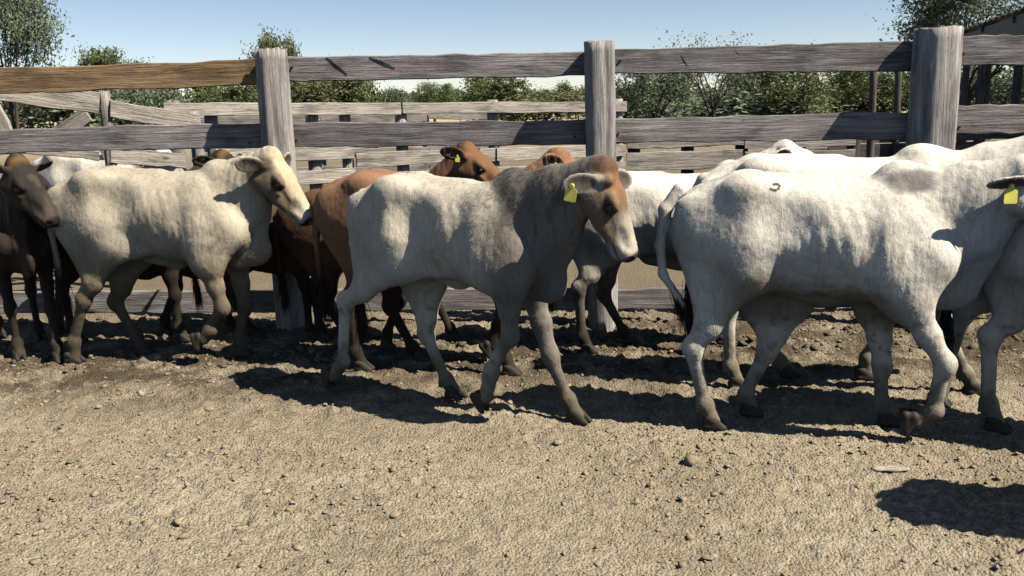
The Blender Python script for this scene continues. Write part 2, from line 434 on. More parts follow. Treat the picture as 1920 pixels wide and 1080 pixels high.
def make_cow(spec):
    s = spec.get('s', 1.0); h = spec.get('h', .011)
    near = -1
    body = Body()
    tor = np.array(spec.get('torso', TORSO), float)
    wide = spec.get('wide', 1.0); tor[:, 3] *= wide
    body.loft(tor, .04)
    tz = lambda x: float(spline(tor[:, 0], tor[:, 1], np.array([x]))[0]); bz = lambda x: float(spline(tor[:, 0], tor[:, 2], np.array([x]))[0])
    x0, x1 = tor[0, 0], tor[-1, 0]
    # pelvis, loin and shoulder landmarks (all relative to the ends of the trunk)
    hookx, pinx = x0 + .36, x0 + .08
    for sd in (-1, 1):
        body.ell((hookx, sd * .150 * wide, tz(hookx) - .070), (.085, .045, .045), .10)
        body.ell((pinx, sd * .08, tz(pinx) - .045), (.055, .035, .04), .05)
        body.cone((hookx - .02, sd * .145 * wide, tz(hookx) - .10), (x0 + .30, sd * .15, tz(hookx) - .30), .07, .12, .10, .6)
        body.ell((x0 + .53, sd * .285 * wide, tz(x0 + .5) - .17), (.12, .085, .12), .10, cut=True)          # hollow of the flank
        body.ell((x0 + .20, sd * .29 * wide, tz(x0 + .2) - .20), (.09, .06, .13), .12, cut=True)            # hollow between hook and pin
        sb = (x1 - .30, sd * .085 * wide, tz(x1 - .28) - .13); sp = (x1 - .10, sd * .135 * wide, .87)
        body.cone(sb, sp, .060, .072, .09, .8)
        body.cone((x1 - .27, sd * .10 * wide, tz(x1 - .27) - .07), (x1 - .15, sd * .15 * wide, .93), .022, .018, .035)      # spine of the shoulder blade
        body.ell((x1 - .36, sd * .245 * wide, .98), (.045, .05, .14), .06, cut=True)            # hollow behind the shoulder
        body.cone((x1 - .34, sd * .13 * wide, 1.0), (x1 - .26, sd * .15 * wide, .80), .07, .09, .08, .75)
    body.chain([(x0 + .08, 0, tz(x0 + .08) - .02), (x0 + .3, 0, tz(x0 + .3) - .035), (x0 + .75, 0, tz(x0 + .75) - .03)], [.03, .035, .03], .05)
    # hump
    hp = spec.get('hump', (x1 - .21, .045, .10))
    if hp[1] > 0:
        hz = tz(hp[0])
        body.ell((hp[0], 0, hz - .030), (hp[2], .065, .040 + hp[1]), .09)
        body.ell((hp[0] - .035, 0, hz - .01), (hp[2] * .6, .05, .02 + hp[1]), .06)
    # head
    sh = spec.get('hs', 1.0); poll = np.array(spec['poll'], float)
    u, v, w = head_axes(spec.get('pitch', 50), spec.get('turn', 0), spec.get('tilt', 0)); HR = np.stack([u, v, w])
    hp_ = lambda a, b, c: poll + sh * (a * u + b * v + c * w)
    # neck: deep and narrow
    na = np.array((x1 - .16, 0, tz(x1 - .14) - .17)); nb = hp_(.03, -.10, 0)
    nm = 0.5 * (na + nb) + np.array((0, 0, spec.get('necklift', .0)))
    nk = spec.get('nk', 1.0)
    body.chain([na, nm, nb], [.155 * nk, .125 * nk, .10 * nk], .07, .62)
    lowa = np.array((x1 - .06, 0, .86)); lowb = hp_(.10, -.19, 0); lowm = 0.45 * lowa + .55 * lowb + np.array((.0, 0, -.02))
    body.chain([lowa, lowm, lowb], [.112 * nk, .090 * nk, .05], .08, .62)
    body.chain([na + (0, 0, .03), .5 * (na + nb) + (0, 0, .055 + spec.get('necklift', 0)), hp_(-.01, -.05, 0)], [.10, .075, .05], .06, .6)
    # dewlap
    dl = spec.get('dewlap', .06)
    d0 = np.array((x1 - .10, 0, bz(x1 - .16) + .05)); d3 = lowb + (-.03, 0, -.0); d1 = np.array((x1 + .02, 0, .74)); d2 = .5 * (d1 + d3) + (-.02, 0, -dl * .5)
    body.chain([d0, d1, d2, d3], [.075, .065 + dl * .3, .045 + dl * .3, .03], .05, .32)
    if spec.get('sheath', .03) > 0:
        q = spec.get('sheath', .03); body.cone((x1 - .52, 0, bz(x1 - .52) + .015), (x1 - .76, 0, bz(x1 - .76) + .0), .03 + q, .02 + q * .6, .05, .5)
    # skull
    E = lambda c, r, k=.03, cut=False: body.ell(hp_(*c), np.array(r) * sh, k * sh, HR, cut)
    K = lambda a, b, r0, r1, k=.03: body.cone(hp_(*a), hp_(*b), r0 * sh, r1 * sh, k * sh)
    E((.085, -.085, 0), (.115, .085, .092), .03)
    E((.005, -.045, 0), (.05, .05, .062), .03)
    K((.14, -.062, 0), (.345, -.068, 0), .068, .045, .03)
    E((.24, -.075, 0), (.16, .05, .052), .03)
    E((.385, -.083, 0), (.052, .054, .062), .03)
    E((.405, -.070, 0), (.035, .036, .058), .02)
    E((.365, -.128, 0), (.052, .026, .040), .02)
    for sd in (-1, 1):
        K((.085, -.155, sd * .052), (.22, -.135, sd * .040), .050, .036, .04)
        K((.22, -.135, sd * .040), (.33, -.115, sd * .028), .036, .03, .03)
        E((.145, -.105, sd * .072), (.07, .05, .024), .03)
        E((.150, -.042, sd * .078), (.048, .024, .026), .02)                # brow
        E((.172, -.072, sd * .108), (.026, .019, .018), .012, True)          # socket
        E((.19, -.095, sd * .082), (.032, .012, .014), .012)                 # lower lid
        E((.432, -.062, sd * .040), (.017, .013, .016), .008, True)          # nostril
        E((.33, -.055, sd * .058), (.045, .02, .012), .02, True)
        E((.375, -.116, sd * .058), (.05, .0045, .02), .006, True)           # mouth line
    # ears
    ears = spec.get('ears', [(1, 25, -5), (-1, 25, -5)])
    ear_tips = {}
    for sd, *dirs in ears:
        el = spec.get('earlen', .105) * sh
        if len(dirs) == 1: along = np.array(dirs[0], float)
        else:
            b_, up_ = math.radians(dirs[0]), math.radians(dirs[1])
            along = (sd * w * math.cos(b_) - u * math.sin(b_) * .75 - v * math.sin(b_) * .35); along = along + np.array((0, 0, math.sin(up_)))
        along = along / np.linalg.norm(along)
        root = hp_(.045, -.062, sd * .082)
        face = spec.get('earface', None)
        nrm = (u * .55 + v * .45 - np.array((0, 0, .55))) if face is None else np.array(face, float)
        nrm = nrm - along * (nrm @ along); nrm /= np.linalg.norm(nrm); wid = np.cross(along, nrm)
        R = np.stack([along, wid, nrm]); c = root + along * el * 1.02
        body.ell(c, (el, .050 * sh, max(.0105, 1.25 * h)), .012, R)
        body.cone(root - along * .03, root + along * el * .3, .026 * sh, .016 * sh, .02)
        body.ell(c + nrm * .019 * sh + along * .008, (el * .84, .041 * sh, .019 * sh), .008, R, True)
        ear_tips[sd] = (root, along, wid, nrm, el)
    if spec.get('buds', False):
        for sd in (-1, 1): K((-.005, -.02, sd * .055), (-.03, .0, sd * .082), .02, .013, .015)
    # legs
    hooves = []
    leg_lines = []
    for kind, sd, pose in spec['legs']:
        pts = POSE[pose] if isinstance(pose, str) else pose
        if isinstance(pose, str):
            pts = [(px_ + (x0 + .67 if kind == 'h' else x1 - .63), pz_) for px_, pz_ in pts]
        wy = [.135, .125, .115, .115] if kind == 'h' else [.14, .115, .105, .105]
        a, b, c, d = [np.array((q[0], sd * wy[i] * (q[2] if len(q) > 2 else 1), q[1])) for i, q in enumerate(pts)]
        if kind == 'h':
            hip = np.array((x0 + .25, sd * .10 * wide, .99)); ham = np.array((x0 + .11, sd * .085 * wide, .98))
            body.cone(hip, a, .15, .098, .09, .60)
            body.cone(ham, a * .35 + b * .65 + (-.02, 0, .0), .10, .052, .09, .6)
            body.cone(a + (-.02, 0, 0), a * .30 + b * .70, .098, .050, .06, .62)
            body.cone(a * .30 + b * .70, b, .050, .041, .035, .75)
            cap = b + (b - a) / np.linalg.norm(b - a) * .012 + (-.016, 0, .02)
            body.cone(a * .25 + b * .75 + (-.03, 0, .01), cap, .016, .024, .03, .8)      # hamstring cord and point of hock
            body.ell(b, (.042, .035, .056), .03)
            body.cone(b, c, .035, .028, .035, .82)
            body.cone(b * .85 + c * .15 + (-.02, 0, 0), c + (-.018, 0, .02), .018, .016, .02, .8)
            # flank fold
            body.cone(a + (.03, -sd * .02, .03), (x0 + .60, sd * .10, bz(x0 + .60) + .07), .05, .03, .09, .4)
        else:
            sp = np.array((x1 - .10, sd * .13 * wide, .86))
            body.cone(sp, a, .082, .088, .08, .65)
            body.cone((x1 - .28, sd * .125 * wide, .86), a, .11, .08, .08, .6)
            body.cone(a, a * .45 + b * .55, .074, .050, .05, .7)
            body.cone(a * .45 + b * .55, b, .050, .040, .035, .8)
            body.ell(b + (.006, 0, -.004), (.040, .037, .056), .035)
            body.cone(b, c, .033, .028, .03, .85)
            body.cone(b * .8 + c * .2 + (-.018, 0, 0), c + (-.018, 0, .02), .018, .016, .02, .8)
        body.ell(c, (.037, .035, .040), .025)
        dirp = (d - c) / np.linalg.norm(d - c)
        body.cone(c, d - dirp * .02, .036, .037, .025, .95)
        for q in (-1, 1): body.cone(c + (-.030, q * .017, -.02), c + (-.036, q * .019, -.035), .013, .009, .012)
        hooves.append((c, d, dirp, sd))
        leg_lines.append((a, b, c, d))
    # tail
    tl = spec.get('tail')
    if tl is None:
        tl = [(x0 + .05, 0, tz(x0 + .08) - .015), (x0 - .02, -.01, 1.03), (x0 - .03, -.02, .86), (x0 - .02, -.02, .66), (x0 - .01, -.02, .52)]
    body.chain(tl, list(np.linspace(.032, max(.013, h * 1.15), len(tl))), .02)
    P, Fc = body.mesh(h)
    P = smooth(P, Fc, 2)
    N = normals(P, Fc)
    x, y, z = P.T
    U_ = (P - poll) @ u / sh; V_ = (P - poll) @ v / sh; W_ = (P - poll) @ w / sh
    inhead = sstep(-.06, .02, U_) * sstep(-.24, -.18, V_) * sstep(.15, .11, np.abs(W_)) * sstep(x1 - .1, x1 - .02, x)
    # skin relief: ribs, folds of the neck, veins and lumps
    rib = np.sin((x + .30 * (z - .9)) * 2 * math.pi / .062 + 1.5 * vnoise(P, 4, 3))
    m = sstep(x0 + .52, x0 + .72, x) * sstep(x1 - .32, x1 - .42, x) * sstep(.72, .86, z) * sstep(1.17, 1.08, z)
    disp = spec.get('ribs', .0013) * rib * m * (.6 + .6 * vnoise(P, 5, 15))
    wr = vnoise(P * (1, 1, .16), 46, 23) + .6 * vnoise(P * (1, 1, .2), 85, 24)
    m3 = sstep(x0 + .42, x0 + .62, x) * sstep(x1 - .10, x1 - .2, x) * sstep(.58, .72, z) * sstep(1.08, .92, z + .08 * vnoise(P, 3, 25))
    disp += spec.get('wrinkle', .0022) * wr * m3
    fold = .45 * np.sin((x - .25 * (z - 1.0)) * 2 * math.pi / .045 + 2.6 * vnoise(P, 7, 5)) + 1.1 * vnoise(P * (1, 1, .25), 38, 6) + .7 * vnoise(P * (1, 1, .3), 75, 7)
    m2 = sstep(x1 - .16, x1 - .04, x) * (1 - inhead) * sstep(.9, 1.05, z)
    disp += spec.get('folds', .003) * fold * m2
    disp += .0034 * fbm(P, 7, 4, 9) * (1 - .7 * inhead) + .0016 * fbm(P, 38, 2, 19) * (1 - .6 * inhead)
    disp += .004 * sstep(.25, .6, vnoise(P * (1, 1, .6), 16, 33)) * sstep(.75, .5, z) * 0.3
    low = z < .62
    P = P + N * disp[:, None]
    # coat colours
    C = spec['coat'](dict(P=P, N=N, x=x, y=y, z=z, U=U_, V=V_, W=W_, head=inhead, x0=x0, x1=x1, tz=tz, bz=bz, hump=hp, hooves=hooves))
    for sd, (rt, al, wd_, nm_, el_) in ear_tips.items():
        q = P - (rt + al * el_ * 1.02); ea, ew, en = q @ al / el_, q @ wd_ / (.05 * sh), q @ nm_
        inn = sstep(.95, .62, np.hypot(ea, ew)) * sstep(.0, .35, N @ nm_) * (np.abs(en) < .04)
        if 'earcol' in spec: C = lerp(C, spec['earcol'], sstep(1.25, 1.0, np.hypot(ea + .15, ew)) * (np.abs(en) < .05) * .85)
        C = lerp(C, spec.get('earin', (.085, .062, .05)), inn * .85)
    me = mesh_from(spec['name'] + '_body', P, Fc, True)
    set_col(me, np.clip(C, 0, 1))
    root = empty(spec['name'], (spec['base'][0], spec['base'][1], 0), -math.radians(spec['yaw'])); root.scale = (s, s, s)
    tag(root, spec['label'], spec.get('cat', 'cow'), spec.get('group', 'cattle walking along the fence'))
    link('body', me, COAT, root)
    for sd in (-1, 1):
        e = link('eye', EYE_ME, EYE, root); e.location = hp_(.172, -.068, sd * .0865); e.scale = (sh,) * 3
    for c, d, dirp, sd in hooves:
        hf = link('hoof', HOOF_ME, HOOF, root)
        fw = np.array((dirp[0], 0, dirp[2])); ang = math.atan2(-dirp[2], dirp[0])     # pastern angle below horizontal
        lifted = d[2] > .05
        tiltd = (ang - math.radians(58)) if lifted else 0.0
        hf.rotation_euler = (0, tiltd, 0)
        off = Vector((-.012, 0, -.055 if lifted else 0)); off.rotate(hf.rotation_euler)
        hf.location = (d[0] + off.x, d[1], (d[2] + off.z + .01) if lifted else 0.004); hf.scale = (1.16, .95, 1.0)
    if 'tag' in spec:
        sd, t, ry, rz_ = spec['tag']; rt, al, wd, nm_, el = ear_tips[sd]
        tg = link('ear_tag', TAG_ME, TAGY, root)
        tg.location = rt + al * el * t + nm_ * .012; tg.rotation_euler = (0, math.radians(ry), math.radians(rz_)); tg.scale = (spec.get('tagscale', 1.0),) * 3
        tag(tg, 'yellow plastic ear tag')
    # tail switch
    e0 = np.array(tl[-1]); e1 = np.array(tl[-2]); dr = (e0 - e1) / np.linalg.norm(e0 - e1)
    r = np.random.default_rng(3); n = 420
    t = r.uniform(-.35, .25, n)[:, None]
    roots = e0 + dr * t * .3 + r.normal(0, .010, (n, 3))
    strands('tail_switch', roots, np.repeat((dr * .9 + np.array((0, 0, -.5)))[None], n, 0), .20 * spec.get('sw', 1), .0022, HAIRM, root, .35, .16, 5)
    if spec.get('fur'):
        fur(spec, root, P, N, Fc, C)
    return root, dict(P=P, N=N, C=C)

def fur(spec, root, P, N, Fc, C):
    n, L, W = spec['fur']
    a = np.linalg.norm(np.cross(P[Fc[:, 2]] - P[Fc[:, 0]], P[Fc[:, 3]] - P[Fc[:, 1]]), axis=1)
    r = np.random.default_rng(21)
    side = (N[Fc[:, 0]][:, 1] < .45)
    pr = a * side * (P[Fc[:, 0]][:, 2] > .12); pr = pr / pr.sum()
    fi = r.choice(len(Fc), n, p=pr); ww = r.dirichlet((1, 1, 1, 1), n)
    q = Fc[fi]; pos = (P[q] * ww[..., None]).sum(1); nr = N[q[:, 0]]; cl = C[q[:, 0]]
    # the coat lies back and down
    flow = np.array((-.75, 0, -.85)) + .35 * np.stack([vnoise(pos, 7, 51), vnoise(pos, 7, 52), vnoise(pos, 7, 53)], 1)
    flow = flow - nr * (flow * nr).sum(1)[:, None]; flow /= np.linalg.norm(flow, axis=1)[:, None] + 1e-9
    lift = spec.get('furlift', .32)
    d = flow + nr * lift * r.uniform(.4, 1.4, n)[:, None] + r.normal(0, .13, (n, 3)); d /= np.linalg.norm(d, axis=1)[:, None]
    sd = np.cross(d, nr + r.normal(0, .5, (n, 3))); sd /= np.linalg.norm(sd, axis=1)[:, None] + 1e-9
    Lf = spec.get('furmap', lambda p, hd: np.ones(len(p)))(pos, None)
    Ln = (L * Lf * r.uniform(.6, 1.3, n))[:, None]
    V = np.stack([pos - nr * .002 - sd * W, pos - nr * .002 + sd * W, pos + d * Ln - nr * .15 * Ln], 1).reshape(-1, 3)
    F = np.arange(n * 3).reshape(-1, 3)
    me = mesh_from('coat_hair', V, F)
    j = (r.uniform(.55, 1.2, n) * (1 - .35 * sstep(.1, .5, vnoise(pos * (1, 1, .35), 30, 91))))[:, None]
    set_col(me, np.clip(np.repeat(cl * j, 3, 0), 0, 1))
    o = link('coat_hair', me, FURM, root); o['kind'] = 'stuff'
    return o

def mat_fur():
    m = Mat('fur'); m.color(m.attr()); m.rough(.8); m.spec(.12); return m.m
FURM = mat_fur()
# ------------------------------------------------------------------ coats
def lerp(a, b, t): return a * (1 - t[:, None]) + np.asarray(b) * t[:, None]

def nose_and_eyes(d, C, nose=(.012, .010, .009), ring=(.05, .035, .025), ringw=.8, muzzle=None, mw=.8):
    U, V, W, hd = d['U'], d['V'], np.abs(d['W']), d['head']
    if muzzle is not None:
        m = sstep(.30, .37, U) * hd; C = lerp(C, muzzle, m * mw)
    m = sstep(.405, .425, U + .25 * (V + .07)) * sstep(-.115, -.10, V) * hd; C = lerp(C, nose, m * .95)
    r = np.sqrt(((U - .172) / 1.5) ** 2 + (V + .070) ** 2 + (W - .088) ** 2)
    C = lerp(C, ring, sstep(.042, .022, r) * ringw * sstep(.05, .07, W))
    m = np.exp(-(((V + .116) / .005) ** 2)) * sstep(.32, .35, U) * hd; C = lerp(C, (.03, .02, .016), m * .7)
    # inside of the ear is darker skin
    return C

def mud(d, C, amt=1.0, top=.45, col=(.085, .064, .038), black=0.0):
    z, P = d['z'], d['P']
    n = fbm(P, 14, 3, 77)
    m = sstep(top, .02, z + .12 * n) * amt
    C = lerp(C, col, np.clip(m, 0, .92))
    sp = sstep(.15, .5, fbm(P, 30, 2, 88)) * sstep(.75, .45, z) * sstep(.08, .2, z)
    C = lerp(C, (.05, .038, .025), sp * .4 * amt)
    if black: C = lerp(C, (.018, .014, .011), sstep(.62, .42, z + .06 * n) * black)
    return C

def belly_dirt(d, C, amt=.6, col=(.14, .085, .04)):
    bz = np.interp(d['x'], np.linspace(d['x0'], d['x1'], 30), [d['bz'](q) for q in np.linspace(d['x0'], d['x1'], 30)])
    n = fbm(d['P'], 10, 3, 61)
    m = sstep(.15, .02, d['z'] - bz + .09 * n) * sstep(.45, .56, d['z']) * sstep(d['x1'] - .1, d['x1'] - .3, d['x']) * sstep(d['x0'] + .15, d['x0'] + .35, d['x'])
    return lerp(C, col, m * amt)

def coat_grey(d):
    P, x, z, U, V, W = d['P'], d['x'], d['z'], d['U'], d['V'], np.abs(d['W'])
    C = np.tile((.56, .495, .385), (len(P), 1)); n = fbm(P, 6, 3, 2)
    C = C * (1 + .10 * n)[:, None]
    # smoky hair over hump, shoulder and neck
    k = sstep(d['x1'] - .34, d['x1'] - .14, x + .10 * n) * (1 - d['head'] * sstep(-.02, .06, U))
    C = lerp(C, (.155, .135, .115), k * .88)
    st = sstep(.05, .5, vnoise(P * (1, 1, .22), 46, 4))
    C = lerp(C, (.09, .08, .07), k * st * sstep(.85, 1.05, z) * .6)
    hz = np.exp(-(((x - d['hump'][0]) / .09) ** 2)) * sstep(1.20, 1.28, z); C = lerp(C, (.10, .095, .085), hz * .8)
    # head: dun cheeks, rufous forehead, pale nose
    hd = d['head'] * sstep(-.04, .02, U)
    C = lerp(C, (.205, .155, .105), hd)
    C = lerp(C, (.25, .135, .062), hd * sstep(-.085, -.03, V + .02 * n) * sstep(.24, .13, U) * sstep(.12, .07, W))
    C = lerp(C, (.115, .058, .032), sstep(-.085, -.04, U) * sstep(.05, .0, U + .02 * n) * sstep(-.13, -.07, V) * sstep(.10, .07, W) * sstep(d['x1'] + .1, d['x1'] + .2, x) * .85)
    C = lerp(C, (.46, .40, .31), hd * sstep(.19, .26, U) * sstep(-.10, -.06, V) * .85)
    C = lerp(C, (.10, .075, .05), hd * np.exp(-((V + .075 + .1 * (U - .17)) / .012) ** 2) * sstep(.18, .20, U) * sstep(.32, .26, U) * .7)
    C = nose_and_eyes(d, C, muzzle=(.48, .43, .36), mw=.75)
    C = mud(d, C, 1.0, .46, (.095, .078, .045))
    return C

def coat_white(d, warm=1.0, dirty=.6, hump=True, brand=False):
    P, x, z, U = d['P'], d['x'], d['z'], d['U']
    n = fbm(P, 5, 3, 12)
    C = np.tile((.69, .635, .535), (len(P), 1)) * (1 + .08 * n)[:, None]
    if hump:
        hx = d['hump'][0]; t = np.sqrt(((x - hx - .02) / .13) ** 2 + ((z - 1.225) / .060) ** 2)
        C = lerp(C, (.14, .122, .118), sstep(1.15, .55, t + .18 * fbm(P, 22, 2, 8)) * .85)
    k = sstep(d['x1'] - .10, d['x1'] + .15, x) * (1 - d['head']); C = lerp(C, (.44, .41, .37), k * .45)
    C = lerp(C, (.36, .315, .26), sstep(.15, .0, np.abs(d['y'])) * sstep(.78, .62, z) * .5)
    C = nose_and_eyes(d, C, muzzle=(.30, .26, .22), mw=.6)
    C = belly_dirt(d, C, dirty)
    C = mud(d, C, 1.0, .52, (.125, .10, .065))
    if brand:
        pts = brand
        m = np.zeros(len(P))
        for a, b in zip(pts[:-1], pts[1:]):
            a = np.array(a); b = np.array(b); q = np.stack([x, z], 1); t = np.clip(((q - a) @ (b - a)) / ((b - a) @ (b - a)), 0, 1)
            m = np.maximum(m, sstep(.008, .004, np.linalg.norm(q - a - t[:, None] * (b - a), axis=1)))
        C = lerp(C, (.02, .016, .014), m * (d['y'] < 0) * .95)
    return C

def coat_cream(d):
    P, x, z, U, V, W = d['P'], d['x'], d['z'], d['U'], d['V'], np.abs(d['W'])
    n = fbm(P, 6, 3, 31)
    C = np.tile((.45, .39, .29), (len(P), 1)) * (1 + .12 * n)[:, None]
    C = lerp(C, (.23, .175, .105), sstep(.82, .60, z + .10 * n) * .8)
    C = lerp(C, (.27, .215, .14), sstep(d['x1'] - .02, d['x1'] + .14, x) * (1 - d['head']) * sstep(1.22, 1.1, z) * .75)
    C = lerp(C, (.20, .16, .105), sstep(.12, .02, np.hypot(x - d['x1'] + .16, (z - .82) * .8)) * sstep(.1, .5, fbm(P, 12, 3, 3) + .3) * .8)
    hd = d['head'] * sstep(-.04, .02, U)
    C = lerp(C, (.19, .145, .095), hd)
    C = lerp(C, (.52, .42, .27), hd * sstep(-.075, -.045, V) * sstep(.09, .05, W))
    C = lerp(C, (.035, .026, .018), hd * sstep(.04, .015, np.hypot(U - .03, W - .085)) * .7)
    C = lerp(C, (.03, .022, .016), hd * np.exp(-((V + .066 + .05 * (U - .17)) / .010) ** 2) * sstep(.17, .19, U) * sstep(.34, .29, U) * .8)
    C = nose_and_eyes(d, C, nose=(.32, .25, .20), muzzle=(.50, .44, .36), mw=.85, ring=(.02, .015, .012))
    nz = np.hypot(U - .432, W - .04); C = lerp(C, (.01, .008, .007), sstep(.022, .012, nz) * hd)
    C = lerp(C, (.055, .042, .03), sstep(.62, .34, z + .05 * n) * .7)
    C = mud(d, C, .85, .38, (.055, .042, .026))
    return C

def coat_red(d, base=(.235, .122, .066), black=.92, pale=0.0):
    P, x, z, U, V, W = d['P'], d['x'], d['z'], d['U'], d['V'], np.abs(d['W'])
    n = fbm(P, 6, 3, 41); C = np.tile(base, (len(P), 1)) * (1 + .2 * n)[:, None]
    C = lerp(C, tuple(b * .35 for b in base), sstep(.80, .58, z + .08 * n) * .85)  # lower body darkened to stand for the shade among the herd
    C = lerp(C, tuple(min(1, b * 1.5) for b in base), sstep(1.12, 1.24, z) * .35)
    C = lerp(C, tuple(b * .55 for b in base), d['head'] * .25)
    C = nose_and_eyes(d, C, muzzle=tuple(b * 1.3 for b in base), mw=.6)
    return mud(d, C, .5, .3, (.05, .038, .024), black)

def coat_dark(d):
    P, x, z, U, V = d['P'], d['x'], d['z'], d['U'], d['V']
    n = fbm(P, 7, 3, 71); C = np.tile((.022, .016, .012), (len(P), 1)) * (1 + .3 * n)[:, None]
    hd = d['head'] * sstep(-.06, .02, U)
    C = lerp(C, (.026, .020, .016), hd * .8)
    C = lerp(C, (.22, .12, .03), hd * sstep(.06, .0, U) * sstep(-.06, -.02, V) * .7)
    st = sstep(.25, .5, vnoise(P * (1, 1, .3), 20, 6)) * sstep(d['x1'] - .2, d['x1'], x); C = lerp(C, (.10, .075, .05), st * .45)
    C = nose_and_eyes(d, C, ring=(.012, .009, .007), muzzle=(.07, .05, .035), mw=.6)
    return mud(d, C, .35, .25, (.045, .034, .022))

def torso_scaled(dx0=0.0, dx1=0.0, dz=0.0, belly=0.0, sx=1.0, tuck=0.0, droop=0.0):
    t = np.array(TORSO); t[:, 0] *= sx; t[:, 1] += dz; t[:, 2] += belly
    f = (t[:, 0] - t[0, 0]) / (t[-1, 0] - t[0, 0]); t[:, 0] += dx0 * (1 - f) + dx1 * f; t[:, 2] += tuck * (1 - f) ** 1.5; t[:, 1] -= droop * f ** 1.5
    return [tuple(r) for r in t]

